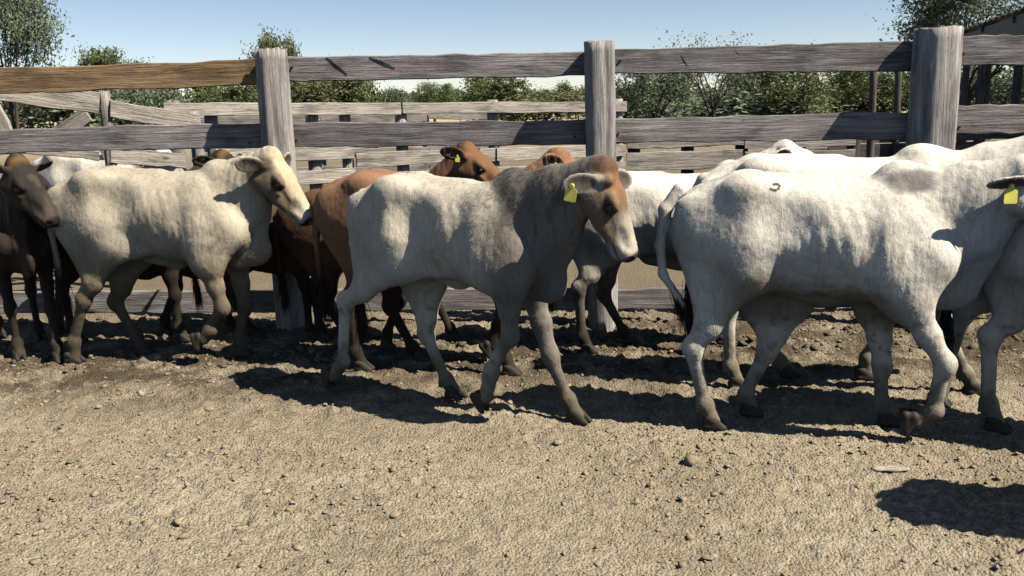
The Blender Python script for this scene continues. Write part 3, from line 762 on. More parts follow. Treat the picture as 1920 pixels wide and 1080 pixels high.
# ------------------------------------------------------------------ the herd
BRAND = [(-.283, 1.196), (-.262, 1.190), (-.247, 1.196), (-.242, 1.208), (-.252, 1.216), (-.268, 1.217)]
COWS = [
    dict(name='calf', cat='calf', label='smoky grey calf with rufous forehead and yellow tag hanging from its near ear',
         base=(-.315, 4.39), yaw=32, nk=.88, h=.0065, coat=coat_grey, torso=torso_scaled(.045, -.065, .0, .045, tuck=.05), wide=.86,
         legs=[('h', -1, [(-.215, .80), (-.640, .545), (-.700, .190), (-.79, .075)]),
               ('h', 1, [(-.245, .66), (-.285, .345), (-.145, .095), (-.085, .02)]),
               ('f', -1, [(.44, .77), (.425, .485), (.305, .275), (.255, .115)]),
               ('f', 1, [(.395, .70), (.520, .335), (.630, .115), (.690, .02)])],
         hump=(.43, .035, .105), poll=(.945, -.03, 1.320), pitch=70, turn=-14, hs=.99, dewlap=.05, folds=.0010,
         ears=[(1, (-.90, -.42, -.12)), (-1, (.25, .95, -.15))], earlen=.088, earface=(.25, -1.0, .15), earcol=(.42, .37, .30), earin=(.06, .045, .038), tag=(1, 1.45, 10, 12), tagscale=.95,
         fur=(90000, .009, .0011), furmap=lambda p, q: 1 + 1.6 * np.exp(-((p[:, 0] - .42) / .2) ** 2) * sstep(.9, 1.15, p[:, 2])),
    dict(name='steer', cat='cow', label='white humped steer with dark brand mark on its flank and muddy belly, at the right',
         base=(1.5, 3.97), yaw=15, h=.0065, coat=lambda d: coat_white(d, brand=BRAND, dirty=.65),
         torso=torso_scaled(-.06, -.10, .01, .015, tuck=.03), wide=.97,
         legs=[('h', -1, [(-.36, .80), (-.610, .415), (-.548, .125), (-.50, .02)]),
               ('h', 1, [(-.16, .60), (-.255, .345), (-.350, .11), (-.32, .02)]),
               ('f', -1, [(.33, .70), (.515, .395), (.490, .165), (.405, .095)]),
               ('f', 1, [(.25, .60), (.285, .310), (.300, .11), (.345, .02)])],
         hump=(.31, .03, .10), poll=(.80, -.02, 1.31), pitch=40, turn=-4, hs=1.05, dewlap=.10, folds=.0012, ribs=.0016,
         ears=[(1, (-.90, -.40, -.03)), (-1, 40, 0)], earface=(.2, -.5, -.8), tag=(1, 1.0, 0, 15), tagscale=1.0, sheath=.03,
         tail=[(-.70, 0, 1.175), (-.765, -.02, 1.08), (-.785, -.03, .90), (-.77, -.03, .76), (-.70, -.05, .66), (-.66, -.06, .60)], sw=1.0,
         fur=(80000, .010, .0012)),
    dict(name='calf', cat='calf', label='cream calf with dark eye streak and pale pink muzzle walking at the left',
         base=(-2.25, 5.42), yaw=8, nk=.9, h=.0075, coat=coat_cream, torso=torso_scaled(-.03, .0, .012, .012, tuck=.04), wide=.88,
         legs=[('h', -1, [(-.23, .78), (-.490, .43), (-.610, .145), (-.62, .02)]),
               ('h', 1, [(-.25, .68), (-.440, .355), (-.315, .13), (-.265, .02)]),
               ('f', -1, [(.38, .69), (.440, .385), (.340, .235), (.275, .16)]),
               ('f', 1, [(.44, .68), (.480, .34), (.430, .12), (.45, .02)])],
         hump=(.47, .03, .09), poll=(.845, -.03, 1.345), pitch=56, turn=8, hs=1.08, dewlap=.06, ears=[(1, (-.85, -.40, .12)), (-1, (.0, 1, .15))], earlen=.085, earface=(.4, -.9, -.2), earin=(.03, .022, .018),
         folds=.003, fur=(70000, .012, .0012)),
    dict(name='cow', label='dark brown cow at the left edge, tawny poll, black chest, facing the camera side',
         base=(-3.46, 5.86), yaw=52, s=.93, h=.010, coat=coat_dark, legs=[('h', -1, 'h_mid'), ('h', 1, 'h_fwd'), ('f', -1, 'f_mid'), ('f', 1, 'f_fwd')],
         poll=(.70, .04, 1.44), pitch=54, turn=-30, hs=1.12, dewlap=.08, folds=.004, ears=[(1, 45, 5), (-1, 25, -5)]),
    dict(name='cow', label='nearly black cow mostly hidden behind the cream calf, its ears above the calf neck',
         base=(-2.70, 5.98), yaw=4, s=.90, h=.011, coat=coat_dark, wide=.9, torso=torso_scaled(-.04, .0, .0, -.11), legs=[('h', -1, 'h_mid'), ('h', 1, 'h_back'), ('f', -1, 'f_mid'), ('f', 1, 'f_back')],
         poll=(.84, -.02, 1.47), pitch=30, turn=10, hs=1.05, ears=[(1, 35, 8), (-1, 15, 5)]),
    dict(name='cow', label='red brown cow directly behind the smoky grey calf, rump showing left of the calf',
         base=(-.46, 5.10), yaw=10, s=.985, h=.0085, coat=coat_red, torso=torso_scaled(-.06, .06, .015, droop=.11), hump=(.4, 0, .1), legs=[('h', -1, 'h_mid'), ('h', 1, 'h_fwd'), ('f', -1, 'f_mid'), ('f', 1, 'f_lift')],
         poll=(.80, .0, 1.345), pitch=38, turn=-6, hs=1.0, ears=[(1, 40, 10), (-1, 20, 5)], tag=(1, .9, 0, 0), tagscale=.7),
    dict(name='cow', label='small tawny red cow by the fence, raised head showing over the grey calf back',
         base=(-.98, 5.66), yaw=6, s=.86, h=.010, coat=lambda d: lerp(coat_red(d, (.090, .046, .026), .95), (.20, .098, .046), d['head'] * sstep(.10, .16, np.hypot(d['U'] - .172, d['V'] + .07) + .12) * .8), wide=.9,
         legs=[('h', -1, 'h_fwd'), ('h', 1, 'h_mid'), ('f', -1, 'f_back'), ('f', 1, 'f_fwd')],
         poll=(.86, -.03, 1.575), pitch=40, turn=10, hs=1.18, ears=[(1, 38, 8), (-1, 15, 0)], tag=(1, .7, 0, 0), tagscale=.6),
    dict(name='cow', label='white cow by the fence behind the grey calf muzzle and the branded steer',
         base=(.92, 5.42), yaw=4, s=.93, h=.0115, coat=lambda d: mud(d, coat_white(d, hump=False, dirty=.3), .4, .3, (.05, .038, .024), .85), torso=torso_scaled(-.05, .10, .01),  # near-black lower legs: shade put into the coat colour, besides the mud
         legs=[('h', -1, 'h_mid'), ('h', 1, 'h_fwd'), ('f', -1, 'f_back'), ('f', 1, 'f_mid')],
         poll=(.88, .0, 1.43), pitch=26, turn=8, hs=1.1, ears=[(1, 40, 5), (-1, 20, 5)], tag=(1, .9, 0, 0), tagscale=.6, sheath=.06),
    dict(name='cow', label='white cow directly behind the branded steer, higher back and wrinkled neck',
         base=(1.78, 4.62), yaw=9, h=.010, coat=lambda d: coat_white(d, hump=False, dirty=.3), torso=torso_scaled(-.10, .06, .055),
         legs=[('h', -1, 'h_mid'), ('h', 1, 'h_fwd'), ('f', -1, 'f_fwd'), ('f', 1, 'f_back')],
         hump=(.42, .02, .10), poll=(.98, .0, 1.37), pitch=30, turn=0, hs=1.05, folds=.0014, ears=[(1, 35, 5), (-1, 20, 5)]),
    dict(name='cow', label='white cow cut by the right edge, only its hind leg and thigh in view',
         base=(2.74, 3.72), yaw=36, h=.0095, coat=lambda d: coat_white(d, hump=False, dirty=.3), torso=torso_scaled(-.02, .04, -.05),
         legs=[('h', -1, 'h_mid'), ('h', 1, 'h_back'), ('f', -1, 'f_fwd'), ('f', 1, 'f_back')],
         poll=(.95, .0, 1.28), pitch=35, turn=0, hs=1.0),
]
COWS += [
    dict(name='cow', label='white cow in the pen beyond the fence, beside the gate post at the left',
         base=(-4.30, 8.9), yaw=14, h=.014, coat=lambda d: coat_white(d, hump=False, dirty=.2), group='cattle in the pen behind',
         legs=[('h', -1, 'h_mid'), ('h', 1, 'h_mid'), ('f', -1, 'f_mid'), ('f', 1, 'f_mid')], poll=(.85, .0, 1.30), pitch=45, turn=0),
]

COWS += [dict(name='cow', label='white cow just outside the right edge, its shadow on the lower right ground',
         base=(2.98, 2.71), yaw=2, h=.014, coat=lambda d: coat_white(d, hump=False, dirty=.3),
         legs=[('h', -1, 'h_mid'), ('h', 1, 'h_fwd'), ('f', -1, 'f_mid'), ('f', 1, 'f_fwd')], poll=(.85, .0, 1.30), pitch=40, turn=0)]

COWS += [dict(name='calf', cat='calf', label='small dark brown calf behind the cream calf head, beside the left fence post',
         base=(-1.72, 5.93), yaw=3, s=.77, h=.011, coat=lambda d: coat_red(d, (.06, .036, .024), .95), wide=.95,
         legs=[('h', -1, 'h_fwd'), ('h', 1, 'h_mid'), ('f', -1, 'f_mid'), ('f', 1, 'f_fwd')], poll=(.84, .02, 1.20), pitch=30, turn=0)]
# ------------------------------------------------------------------ ground
def fence_y(X): return 6.1 - 0.085 * (X - 0.62)

def axis_steps(lo, hi, step, far_lo, far_hi, g=1.22):
    a = list(np.arange(lo, hi, step)); s = step; q = a[-1]
    while q < far_hi: s *= g; q += s; a.append(q)
    s = step; q = a[0]; b = []
    while q > far_lo: s *= g; q -= s; b.append(q)
    return np.array(b[::-1] + a)

def worley(P, scale, seed):
    q = P[:, :2] * scale; i = np.floor(q).astype(np.int64); best = np.full(len(P), 9.0)
    for dx in (-1, 0, 1):
        for dy in (-1, 0, 1):
            a, b = i[:, 0] + dx, i[:, 1] + dy; z = np.zeros_like(a)
            best = np.minimum(best, np.hypot(a + _hash(a, b, z, seed) - q[:, 0], b + _hash(a, b, z, seed + 5) - q[:, 1]))
    return best

def ground_height(P):
    """trampled, crumbly earth: broad unevenness, hoof pits, lumps"""
    x, y = P[:, 0], P[:, 1]
    nearf = sstep(40, 9, np.hypot(x, y - 4))
    fine = sstep(8.5, 6.6, y) * sstep(-1.0, 1.6, y) * sstep(6.5, 4.6, np.abs(x))
    z = .016 * fbm(P, .9, 3, 101) * nearf
    track = sstep(3.9, 4.6, y + .35 * vnoise(P, .8, 5)) * sstep(7.2, 6.4, y)
    n1 = fbm(P, 7, 3, 111); n2 = fbm(P, 22, 3, 121, .6); n3 = vnoise(P, 70, 131)
    z += fine * (.010 * n1 * (.5 + 1.1 * track) + .0115 * n2 * (.7 + .7 * track) * (.55 + .9 * sstep(-.3, .4, vnoise(P, 1.3, 161))) + .0060 * n3)
    k = sstep(-.25, .45, fbm(P, 1.7, 3, 171))
    z += fine * (.015 * k * np.clip(1 - 1.55 * worley(P, 21, 9), -.3, 1) + .016 * sstep(.1, .5, vnoise(P, 2.3, 181)) * np.clip(.8 - 1.5 * worley(P, 15, 19), 0, 1))
    pit = sstep(.30, .55, vnoise(P, 5.5, 141)) * track; z -= .022 * pit * fine
    rim = np.exp(-((y - fence_y(x) + .10) / .16) ** 2) * (.5 + .5 * vnoise(P, 3, 151)); z += .045 * np.maximum(rim, 0) * fine
    return z

def build_ground():
    xs = axis_steps(-3.9, 3.9, .0125, -900, 900); ys = axis_steps(2.35, 6.7, .0125, -60, 1500)
    X, Y = np.meshgrid(xs, ys, indexing='ij')
    P = np.stack([X.ravel(), Y.ravel(), np.zeros(X.size)], 1)
    P[:, 2] = ground_height(P)
    nx, ny = len(xs), len(ys); i = (np.arange(nx - 1)[:, None] * ny + np.arange(ny - 1)[None]).ravel()
    F = np.stack([i, i + ny, i + ny + 1, i + 1], 1)
    m = Mat('dirt'); v = m.coords('Object')
    a = m.noise(v, 1.1, 6, 0.6); b = m.noise(v, 11, 6, 0.65); c = m.noise(v, 75, 5, 0.7)
    col = m.ramp(a, [(0.30, (.285, .235, .160)), (0.5, (.375, .312, .216)), (0.72, (.45, .382, .272))])
    col = m.mix(col, m.ramp(b, [(0.30, .62), (0.55, 1.0), (0.75, 1.12)]), .8, 'MULTIPLY')
    col = m.mix(col, m.ramp(c, [(0.30, .35), (0.45, .95), (0.72, 1.12)]), .8, 'MULTIPLY')
    # trampled patches along the fence, darkened to stand for shade under the herd
    sep = m.n.new('ShaderNodeSeparateXYZ'); co = m.n.new('ShaderNodeTexCoord'); m.l.new(co.outputs['Object'], sep.inputs[0])
    yy = sep.outputs['Y']
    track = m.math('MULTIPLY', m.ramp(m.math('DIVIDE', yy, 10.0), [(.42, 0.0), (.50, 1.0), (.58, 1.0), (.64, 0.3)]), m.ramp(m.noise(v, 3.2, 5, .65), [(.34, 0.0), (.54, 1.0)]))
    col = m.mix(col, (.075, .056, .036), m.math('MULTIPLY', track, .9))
    pen = m.ramp(m.math('DIVIDE', yy, 100.0), [(.058, 0.0), (.070, 1.0), (.22, 1.0), (.34, 0.0)])
    col = m.mix(col, (.175, .138, .092), m.math('MULTIPLY', pen, .72))
    dung = m.ramp(m.noise(v, 34, 4, .7), [(.60, 0.0), (.66, 1.0)])
    col = m.mix(col, (.07, .052, .032), m.math('MULTIPLY', dung, .7))
    # dry grass fields far off
    fld = m.ramp(m.math('DIVIDE', yy, 100.0), [(.30, 0.0), (.60, 1.0)])
    col = m.mix(col, (.42, .335, .20), fld)
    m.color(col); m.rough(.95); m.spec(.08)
    h = m.math('ADD', m.math('MULTIPLY', c, 1.0), m.math('MULTIPLY', m.noise(v, 190, 3, .6), .5))
    vo = m.node('ShaderNodeTexVoronoi', Scale=85.0); m.l.new(v, vo.inputs['Vector'])
    h = m.math('SUBTRACT', h, m.math('MULTIPLY', vo.outputs['Distance'], .9))
    m.bump(h, 1.0, .016)
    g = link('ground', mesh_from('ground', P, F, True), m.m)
    g['kind'] = 'structure'
    return m.m
DIRT = build_ground()

def ico(sub=1):
    bm = bmesh.new(); bmesh.ops.create_icosphere(bm, subdivisions=sub, radius=1)
    v = np.array([x.co[:] for x in bm.verts]); f = np.array([[q.index for q in x.verts] for x in bm.faces]); bm.free(); return v, f

def clod_mass(name, n, region, size, seed, mat, label, dens=None):
    r = np.random.default_rng(seed); v, f = ico(1)
    x = r.uniform(region[0], region[1], n); y = r.uniform(region[2], region[3], n)
    if dens is not None:
        k = r.uniform(0, 1, n) < dens(np.stack([x, y, np.zeros(n)], 1)); x, y = x[k], y[k]; n = len(x)
    P0 = np.stack([x, y, np.zeros(n)], 1); z = ground_height(P0)
    s = size[0] * (size[1] / size[0]) ** (r.uniform(0, 1, n) ** 2.6)
    sc = np.stack([s * r.uniform(.8, 1.5, n), s * r.uniform(.8, 1.4, n), s * r.uniform(.5, .95, n)], 1)
    a = r.uniform(0, 6.28, n); ca, sa = np.cos(a)[:, None], np.sin(a)[:, None]
    jit = np.clip(1 + r.normal(0, .38, (n, len(v))), .35, 1.8)
    V = v[None] * jit[..., None] * sc[:, None, :]
    V = np.stack([V[..., 0] * ca - V[..., 1] * sa, V[..., 0] * sa + V[..., 1] * ca, V[..., 2]], -1) + np.stack([x, y, z + s * .15], 1)[:, None, :]
    F = (f[None] + (np.arange(n) * len(v))[:, None, None]).reshape(-1, 3)
    o = link(name, mesh_from(name, V.reshape(-1, 3), F, False), mat)
    tag(o, label, 'soil', None, 'stuff'); return o

def mat_clod(f=1.0):
    m = Mat('clod'); v = m.coords('Object'); n = m.noise(v, 6, 4, .6); n2 = m.noise(v, 60, 4, .6)
    c = m.ramp(n, [(.3, (.20 * f, .158 * f, .103 * f)), (.7, (.36 * f, .295 * f, .20 * f))]); c = m.mix(c, m.ramp(n2, [(.3, .6), (.7, 1.1)]), .8, 'MULTIPLY')
    m.color(c); m.rough(.95); m.spec(.08); m.bump(n2, .6, .006); return m.m
CLOD = mat_clod(); CLOD_D = mat_clod(.5)
patch = lambda P: np.clip(.35 + .9 * fbm(P, 1.6, 3, 201), .04, 1)
clod_mass('soil_crumbs', 30000, (-3.6, 3.6, 2.5, 6.4), (.0035, .011), 5, CLOD, 'crumbled dry soil scattered over the yard', patch)
clod_mass('loose_clods', 2600, (-3.6, 3.6, 2.5, 5.6), (.006, .019), 7, CLOD, 'loose dry clods strewn across the open yard', patch)
clod_mass('soil_clods', 1500, (-4.2, 4.2, 5.2, 6.7), (.007, .034), 6, CLOD_D, 'churned clods of earth along the fence foot')

# single stones, clods and the pale stick
def stone(name, px, py, size, label, mat, seed, cat='stone', flat=.65):
    d = ray(px, py); t = -CAM_H / d[2]; p = np.array([0, 0, CAM_H]) + d * t
    v, f = ico(2); q = v * (1 + .45 * fbm(v + seed, 2.2, 4, seed, .7))[:, None] * np.array((1.2, 1.0, flat)) * size
    o = link(name, mesh_from(name, q, f, True), mat); o.location = (p[0], p[1], ground_height(p[None])[0] + size * flat * .45); o.rotation_euler = (0, 0, seed)
    tag(o, label, cat); return o
STONE = mat_plain('stone_grey', (.30, .25, .18), .9, .1, 40, .4, .5)
stone('clod', 392, 766, .026, 'round clod on the bare yard below the cream calf', CLOD, 3, 'clod')
stone('clod', 742, 972, .020, 'clod with pale side in the yard, bottom middle left of the picture', CLOD, 4, 'clod')
stone('clod', 1294, 872, .030, 'upright crumbly clod in front of the branded steer hind hooves', CLOD, 5, 'clod', 1.0)
stone('clod', 457, 1012, .016, 'small dark clod near the bottom left foreground', CLOD, 6, 'clod')
stone('pebble', 500, 930, .018, 'low pebble in the open foreground left of the middle', STONE, 7, 'pebble')
stone('pebble', 296, 672, .026, 'small pale pebble in shadow beneath the cream calf', STONE, 8, 'pebble')

def stick(name, p0, p1, r, mat, label):
    n = 10; pts = [np.array(p0) + (np.array(p1) - np.array(p0)) * i / n for i in range(n + 1)]
    d = np.array(p1) - np.array(p0); d /= np.linalg.norm(d); sd = np.cross(d, (0, 0, 1)); up = np.cross(sd, d); V = []; rr = np.random.default_rng(4)
    for i, p in enumerate(pts):
        k = r * (.75 + .35 * math.sin(i * 1.3) * .3 + .25 * (1 - abs(i / n - .5) * 2))
        if i in (0, n): k *= .5
        for j in range(8):
            a = j * math.pi / 4; V.append(p + sd * k * 1.5 * math.cos(a) + up * k * .8 * math.sin(a) + rr.normal(0, r * .06, 3))
    F = [[i * 8 + j, i * 8 + (j + 1) % 8, i * 8 + 8 + (j + 1) % 8, i * 8 + 8 + j] for i in range(n) for j in range(8)] + [list(range(7, -1, -1)), list(range(n * 8, n * 8 + 8))]
    return tag(link(name, mesh_from(name, np.array(V), F, True), mat), label, 'stick')
def gpt(px, py, z=0.0):
    d = ray(px, py); return np.array([0, 0, CAM_H]) + d * ((z - CAM_H) / d[2])
PALE = mat_wood('pale_wood', (.52, .45, .34), (.30, .25, .18))
stick('stick', gpt(1634, 879, .016), gpt(1705, 879, .016), .015, PALE, 'short pale peeled stick lying on the ground at the right')

# ------------------------------------------------------------------ timber
W_GREY = mat_wood('weathered_grey_board', (.39, .36, .345), (.052, .046, .044), (.21, .155, .15), 0)
W_WARM = mat_wood('new_brown_board', (.44, .30, .165), (.17, .10, .05), (.46, .32, .17), 0)
W_PALE = mat_wood('bleached_board', (.47, .425, .365), (.20, .17, .14), (.36, .29, .23), 0)
W_POST = mat_wood('weathered_post', (.50, .465, .435), (.10, .088, .080), (.33, .26, .23), 2)
W_POSTP = mat_wood('bleached_post', (.44, .40, .35), (.18, .155, .13), None, 2)
W_DARK = mat_wood('dark_post', (.13, .115, .10), (.045, .04, .035), None, 2)
W_DARKB = mat_wood('dark_board', (.16, .135, .115), (.05, .043, .037), None, 0)
CRACK = mat_plain('open_crack', (.016, .012, .010), .95, .05, 30, .2, 0)
IRON = mat_plain('rusty_iron', (.06, .035, .022), .7, .4, 60, .4, .3)

def frame3(p0, p1, up=(0, 0, 1)):
    p0 = np.array(p0, float); p1 = np.array(p1, float); X = p1 - p0; L = np.linalg.norm(X); X /= L
    Y = np.cross(np.array(up, float), X); Y /= np.linalg.norm(Y); Z = np.cross(X, Y)
    return Matrix(((X[0], Y[0], Z[0], p0[0]), (X[1], Y[1], Z[1], p0[1]), (X[2], Y[2], Z[2], p0[2]), (0, 0, 0, 1))), L

def plank(name, p0, p1, h, t, mat, parent=None, seed=0, n=14, jit=.004, h1=None):
    """sawn board from p0 to p1 (centre line), height h, thickness t, edges worn and a little crooked"""
    Mx, L = frame3(p0, p1); r = np.random.default_rng(seed); h1 = h if h1 is None else h1
    e = .006; V = []
    bow = r.normal(0, .006); tw = r.normal(0, .004)
    for i in range(n + 1):
        f = i / n; x = L * f; hh = (h + (h1 - h) * f) / 2; tt = t / 2
        dz = bow * math.sin(f * math.pi) + r.normal(0, jit * .4); dy = tw * math.sin(f * math.pi)
        a = hh + r.normal(0, jit); b = hh + r.normal(0, jit)
        for (y, z) in ((-tt, a - e), (-tt + e, a), (tt - e, a), (tt, a - e), (tt, -b + e), (tt - e, -b), (-tt + e, -b), (-tt, -b + e)):
            V.append((x + (r.normal(0, .004) if i in (0, n) else 0), y + dy, z + dz))
    F = [[i * 8 + (j + 1) % 8, i * 8 + j, i * 8 + 8 + j, i * 8 + 8 + (j + 1) % 8] for i in range(n) for j in range(8)] + [list(range(8)), list(range(n * 8 + 7, n * 8 - 1, -1))]
    me = mesh_from(name, np.array(V), F)
    o = link(name, me, mat); o.matrix_world = Mx
    if parent is not None:
        o.parent = parent; o.matrix_parent_inverse = parent.matrix_world.inverted()
    return o

def log_post(name, base, top, r0, r1, mat, parent=None, seed=0, sides=44, rings=26, rough=.06, facets=0):
    """hewn round post with flats, checks and a worn top"""
    base = np.array(base, float); top = np.array(top, float); ax = top - base; L = np.linalg.norm(ax); r = np.random.default_rng(seed); V = []
    ph = r.uniform(0, 6.28, 6); cracks = r.uniform(0, 6.28, 5)
    for i in range(rings + 1):
        f = i / rings; R = r0 + (r1 - r0) * f
        for j in range(sides):
            a = 2 * math.pi * j / sides
            k = 1 + rough * (.6 * math.sin(2 * a + ph[0] + .5 * f) + .4 * math.sin(3 * a + ph[1] + f * 1.5) + .3 * math.sin(5 * a + ph[2] - f))
            if facets: 
                q = (a + ph[3]) % (2 * math.pi / facets) - math.pi / facets; k *= .5 + .5 * math.cos(math.pi / facets) / math.cos(q)
            for c in cracks:
                dd = abs((a - c + .12 * math.sin(f * 5 + c) + math.pi) % (2 * math.pi) - math.pi); k -= .17 * math.exp(-(dd / .07) ** 2) * (.4 + .6 * abs(math.sin(f * 3 + c)))
            k += r.normal(0, .008)
            zz = L * f + (r.normal(0, .006) if i == rings else 0)
            V.append((R * k * math.cos(a), R * k * math.sin(a), zz))
    o_ = len(V); V.append((0, 0, L + .008))
    F = [[i * sides + j, i * sides + (j + 1) % sides, (i + 1) * sides + (j + 1) % sides, (i + 1) * sides + j] for i in range(rings) for j in range(sides)]
    F += [[rings * sides + j, rings * sides + (j + 1) % sides, o_] for j in range(sides)]
    me = mesh_from(name, np.array(V), F, True)
    o = link(name, me, mat)
    q = Vector(ax).to_track_quat('Z', 'Y'); o.matrix_world = Matrix.Translation(Vector(base)) @ q.to_matrix().to_4x4()
    if parent is not None:
        o.parent = parent; o.matrix_parent_inverse = parent.matrix_world.inverted()
    return o

# front fence: every post and rail is its own part of one fence
def fpt(px, py, off=0.0):
    """point of the front fence plane seen at this place"""
    d = ray(px, py); n = np.array((.085, 1.0, 0)); c = 6.1 + .085 * .62 + off
    t = (c - np.array((0, 0, CAM_H)) @ n) / (d @ n); return np.array((0, 0, CAM_H)) + d * t

fence = empty('corral_fence', (0.62, 6.1, 0))
tag(fence, 'near corral fence of thick weathered posts with wide plank rails behind the cattle', 'fence')
bpy.context.view_layer.update()
for i, (a, b, mat) in enumerate([
        (((-90, 154, 45)), (492, 134, 45), W_WARM), ((525, 129, 43), (1110, 119, 43), W_GREY), ((1140, 117, 43), (1735, 105, 53), W_GREY), ((1780, 97, 52), (2060, 90, 55), W_GREY),
        ((-90, 270, 43), (500, 254, 45), W_GREY), ((530, 253, 46), (1105, 247, 44), W_GREY), ((1135, 245, 43), (1725, 235, 50), W_GREY), ((1770, 226, 51), (2060, 217, 54), W_GREY),
        ((-90, 567, 42), (540, 564, 42), W_GREY), ((560, 563, 42), (1125, 561, 41), W_GREY), ((1140, 560, 41), (1730, 556, 44), W_GREY), ((1745, 556, 44), (2060, 552, 46), W_GREY)]):
    p0, p1 = fpt(a[0], a[1], .025), fpt(b[0], b[1], .025 + .002 * (i % 2))
    k0 = p0[1] / FPX; k1 = p1[1] / FPX
    o = plank('rail', p0, p1, a[2] * k0, .045, mat, fence, seed=40 + i, h1=b[2] * k1)
    if i == 0: o['label'] = 'newer orange brown top rail at the left'
def fence_post(bx, by, tx, ty, wpx, seed, facets):
    b = fpt(bx, by, -.095); t = fpt(tx, ty, -.095); k = b[1] / FPX
    d = t - b; b = b - d * ((b[2] + .15) / d[2])
    log_post('post', b, t, wpx * .53 * k, wpx * .5 * k, W_POST, fence, seed, facets=facets, rings=34)
fence_post(549, 620, 508, 94, 58, 1, 7)
fence_post(1131, 620, 1123, 79, 58, 2, 9)
fence_post(1722, 600, 1760, 54, 88, 3, 6)
fence_post(-230, 620, -300, 100, 60, 9, 7)
# checks that split the top rails
for i, (x0, y0, x1, y1) in enumerate([(612, 106, 652, 138), (694, 105, 742, 126), (1376, 91, 1392, 108), (1440, 88, 1478, 130), (1277, 103, 1290, 124)]):
    a, b = fpt(x0, y0, -.001), fpt(x1, y1, -.001); d = b - a; L = np.linalg.norm(d)
    nrm = np.array((-.085, -1, 0)) / 1.0036; sd = np.cross(d / L, nrm); m_ = (a + b) / 2 + sd * .006
    V = [a + nrm * .0006, m_ + sd * .0035 + nrm * .0006, b + nrm * .0006, m_ - sd * .0035 + nrm * .0006]; V += [q - nrm * .004 for q in V]
    F = [[0, 1, 2, 3], [7, 6, 5, 4], [0, 4, 5, 1], [1, 5, 6, 2], [2, 6, 7, 3], [3, 7, 4, 0]]
    o = link('crack', mesh_from('crack', np.array(V), F), CRACK, fence); o.matrix_parent_inverse = fence.matrix_world.inverted()
def bolt(p, parent, r=.012):
    bm = bmesh.new(); bmesh.ops.create_cone(bm, cap_ends=True, segments=8, radius1=r, radius2=r * .8, depth=.012, matrix=Matrix.Rotation(math.pi / 2, 4, 'X'))
    me = bpy.data.meshes.new('bolt'); bm.to_mesh(me); bm.free()
    o = link('bolt', me, IRON, parent); o.location = Vector(p) - Vector(parent.location); return o
for (x, y) in [(548, 125), (556, 262), (1164, 113), (1160, 250), (1808, 100), (1800, 238), (462, 140), (468, 268), (1080, 124), (1078, 256)]:
    bolt(fpt(x, y, -.002), fence, .009)

# fences of the pens behind
def board_fence(name, label, posts, boards, pmat, bmat, seed, group='pens behind'):
    root = empty(name, (float(posts[0][0][0]), float(posts[0][0][1]), 0)); tag(root, label, 'fence', group); bpy.context.view_layer.update()
    for i, (b, t, r) in enumerate(posts): log_post('post', b, t, r, r * .92, pmat, root, seed + i, sides=12, rings=8, facets=6 if i % 2 else 0)
    for i, (a, b, h) in enumerate(boards): plank('board', a, b, h, .035, bmat, root, seed + 50 + i, n=8)
    return root
def pg(px, Y, ztop, r):
    p = at(px, 240, Y); return ((p[0], Y, -.05), (p[0] + random.uniform(-.02, .02), Y, ztop), r)
def bp(px, z, Y):
    p = at(px, 240, Y); return (p[0], Y, z)
# long rail fence across the middle distance
L0, L1 = 9.7, 13.0
yy = lambda px: L0 + (L1 - L0) * (px - 310) / 860.0
zz = lambda px: 1.70 - .10 * (px - 310) / 860.0
posts = [pg(px, yy(px) + .11, zz(px) + dz, .085) for px, dz in ((330, .02), (399, -.06), (585, -.07), (650, -.08), (752, -.12), (925, .03), (1160, .03))]
boards = [(bp(310, zz(310) - .075, yy(310)), bp(752, zz(752) - .075, yy(752)), .15), (bp(756, zz(756) - .075, yy(756)), bp(1174, zz(1174) - .075, yy(1174)), .15)]
for dzb in (.34, .62, .90, 1.18, 1.42):
    boards += [(bp(400, zz(400) - dzb, yy(400)), bp(660, zz(660) - dzb, yy(660)), .17)]
for dzb in (.46, .72, .98, 1.25, 1.48):
    boards += [(bp(664, zz(664) - dzb, yy(664)), bp(926, zz(926) - dzb, yy(926)), .18), (bp(930, zz(930) - dzb, yy(930)), bp(1170, zz(1170) - dzb, yy(1170)), .18)]
board_fence('board_fence', 'grey board fence crossing the middle distance behind the near fence', posts, boards, W_POSTP, W_PALE, 300)
# a further pen
posts = [pg(px, 15.1, 1.55, .08) for px in (380, 470, 600, 700, 800, 905)]
boards = [(bp(a, z + .02 * k, 15.0), bp(b, z, 15.0), .16) for k, (a, b) in enumerate(((372, 602), (604, 802), (804, 915))) for z in (1.42, 1.12, .82, .52)]
board_fence('board_fence', 'far low board fence beyond the long grey one, left of the middle', posts, boards, W_POSTP, W_PALE, 600)
# bleached boards behind the white cows
posts = [pg(px, 9.55, 1.34, .075) for px in (1187, 1292, 1393, 1500, 1600)]
boards = [(bp(1176, z, 9.43), bp(1395, z + .01, 9.43), .20) for z in (1.19, .95, .70, .45)] + [(bp(1398, z, 9.43), bp(1606, z, 9.43), .20) for z in (1.17, .93, .69, .45)]
board_fence('board_fence', 'bleached board pen fence showing above the white cow backs', posts, boards, W_DARK, W_PALE, 340)
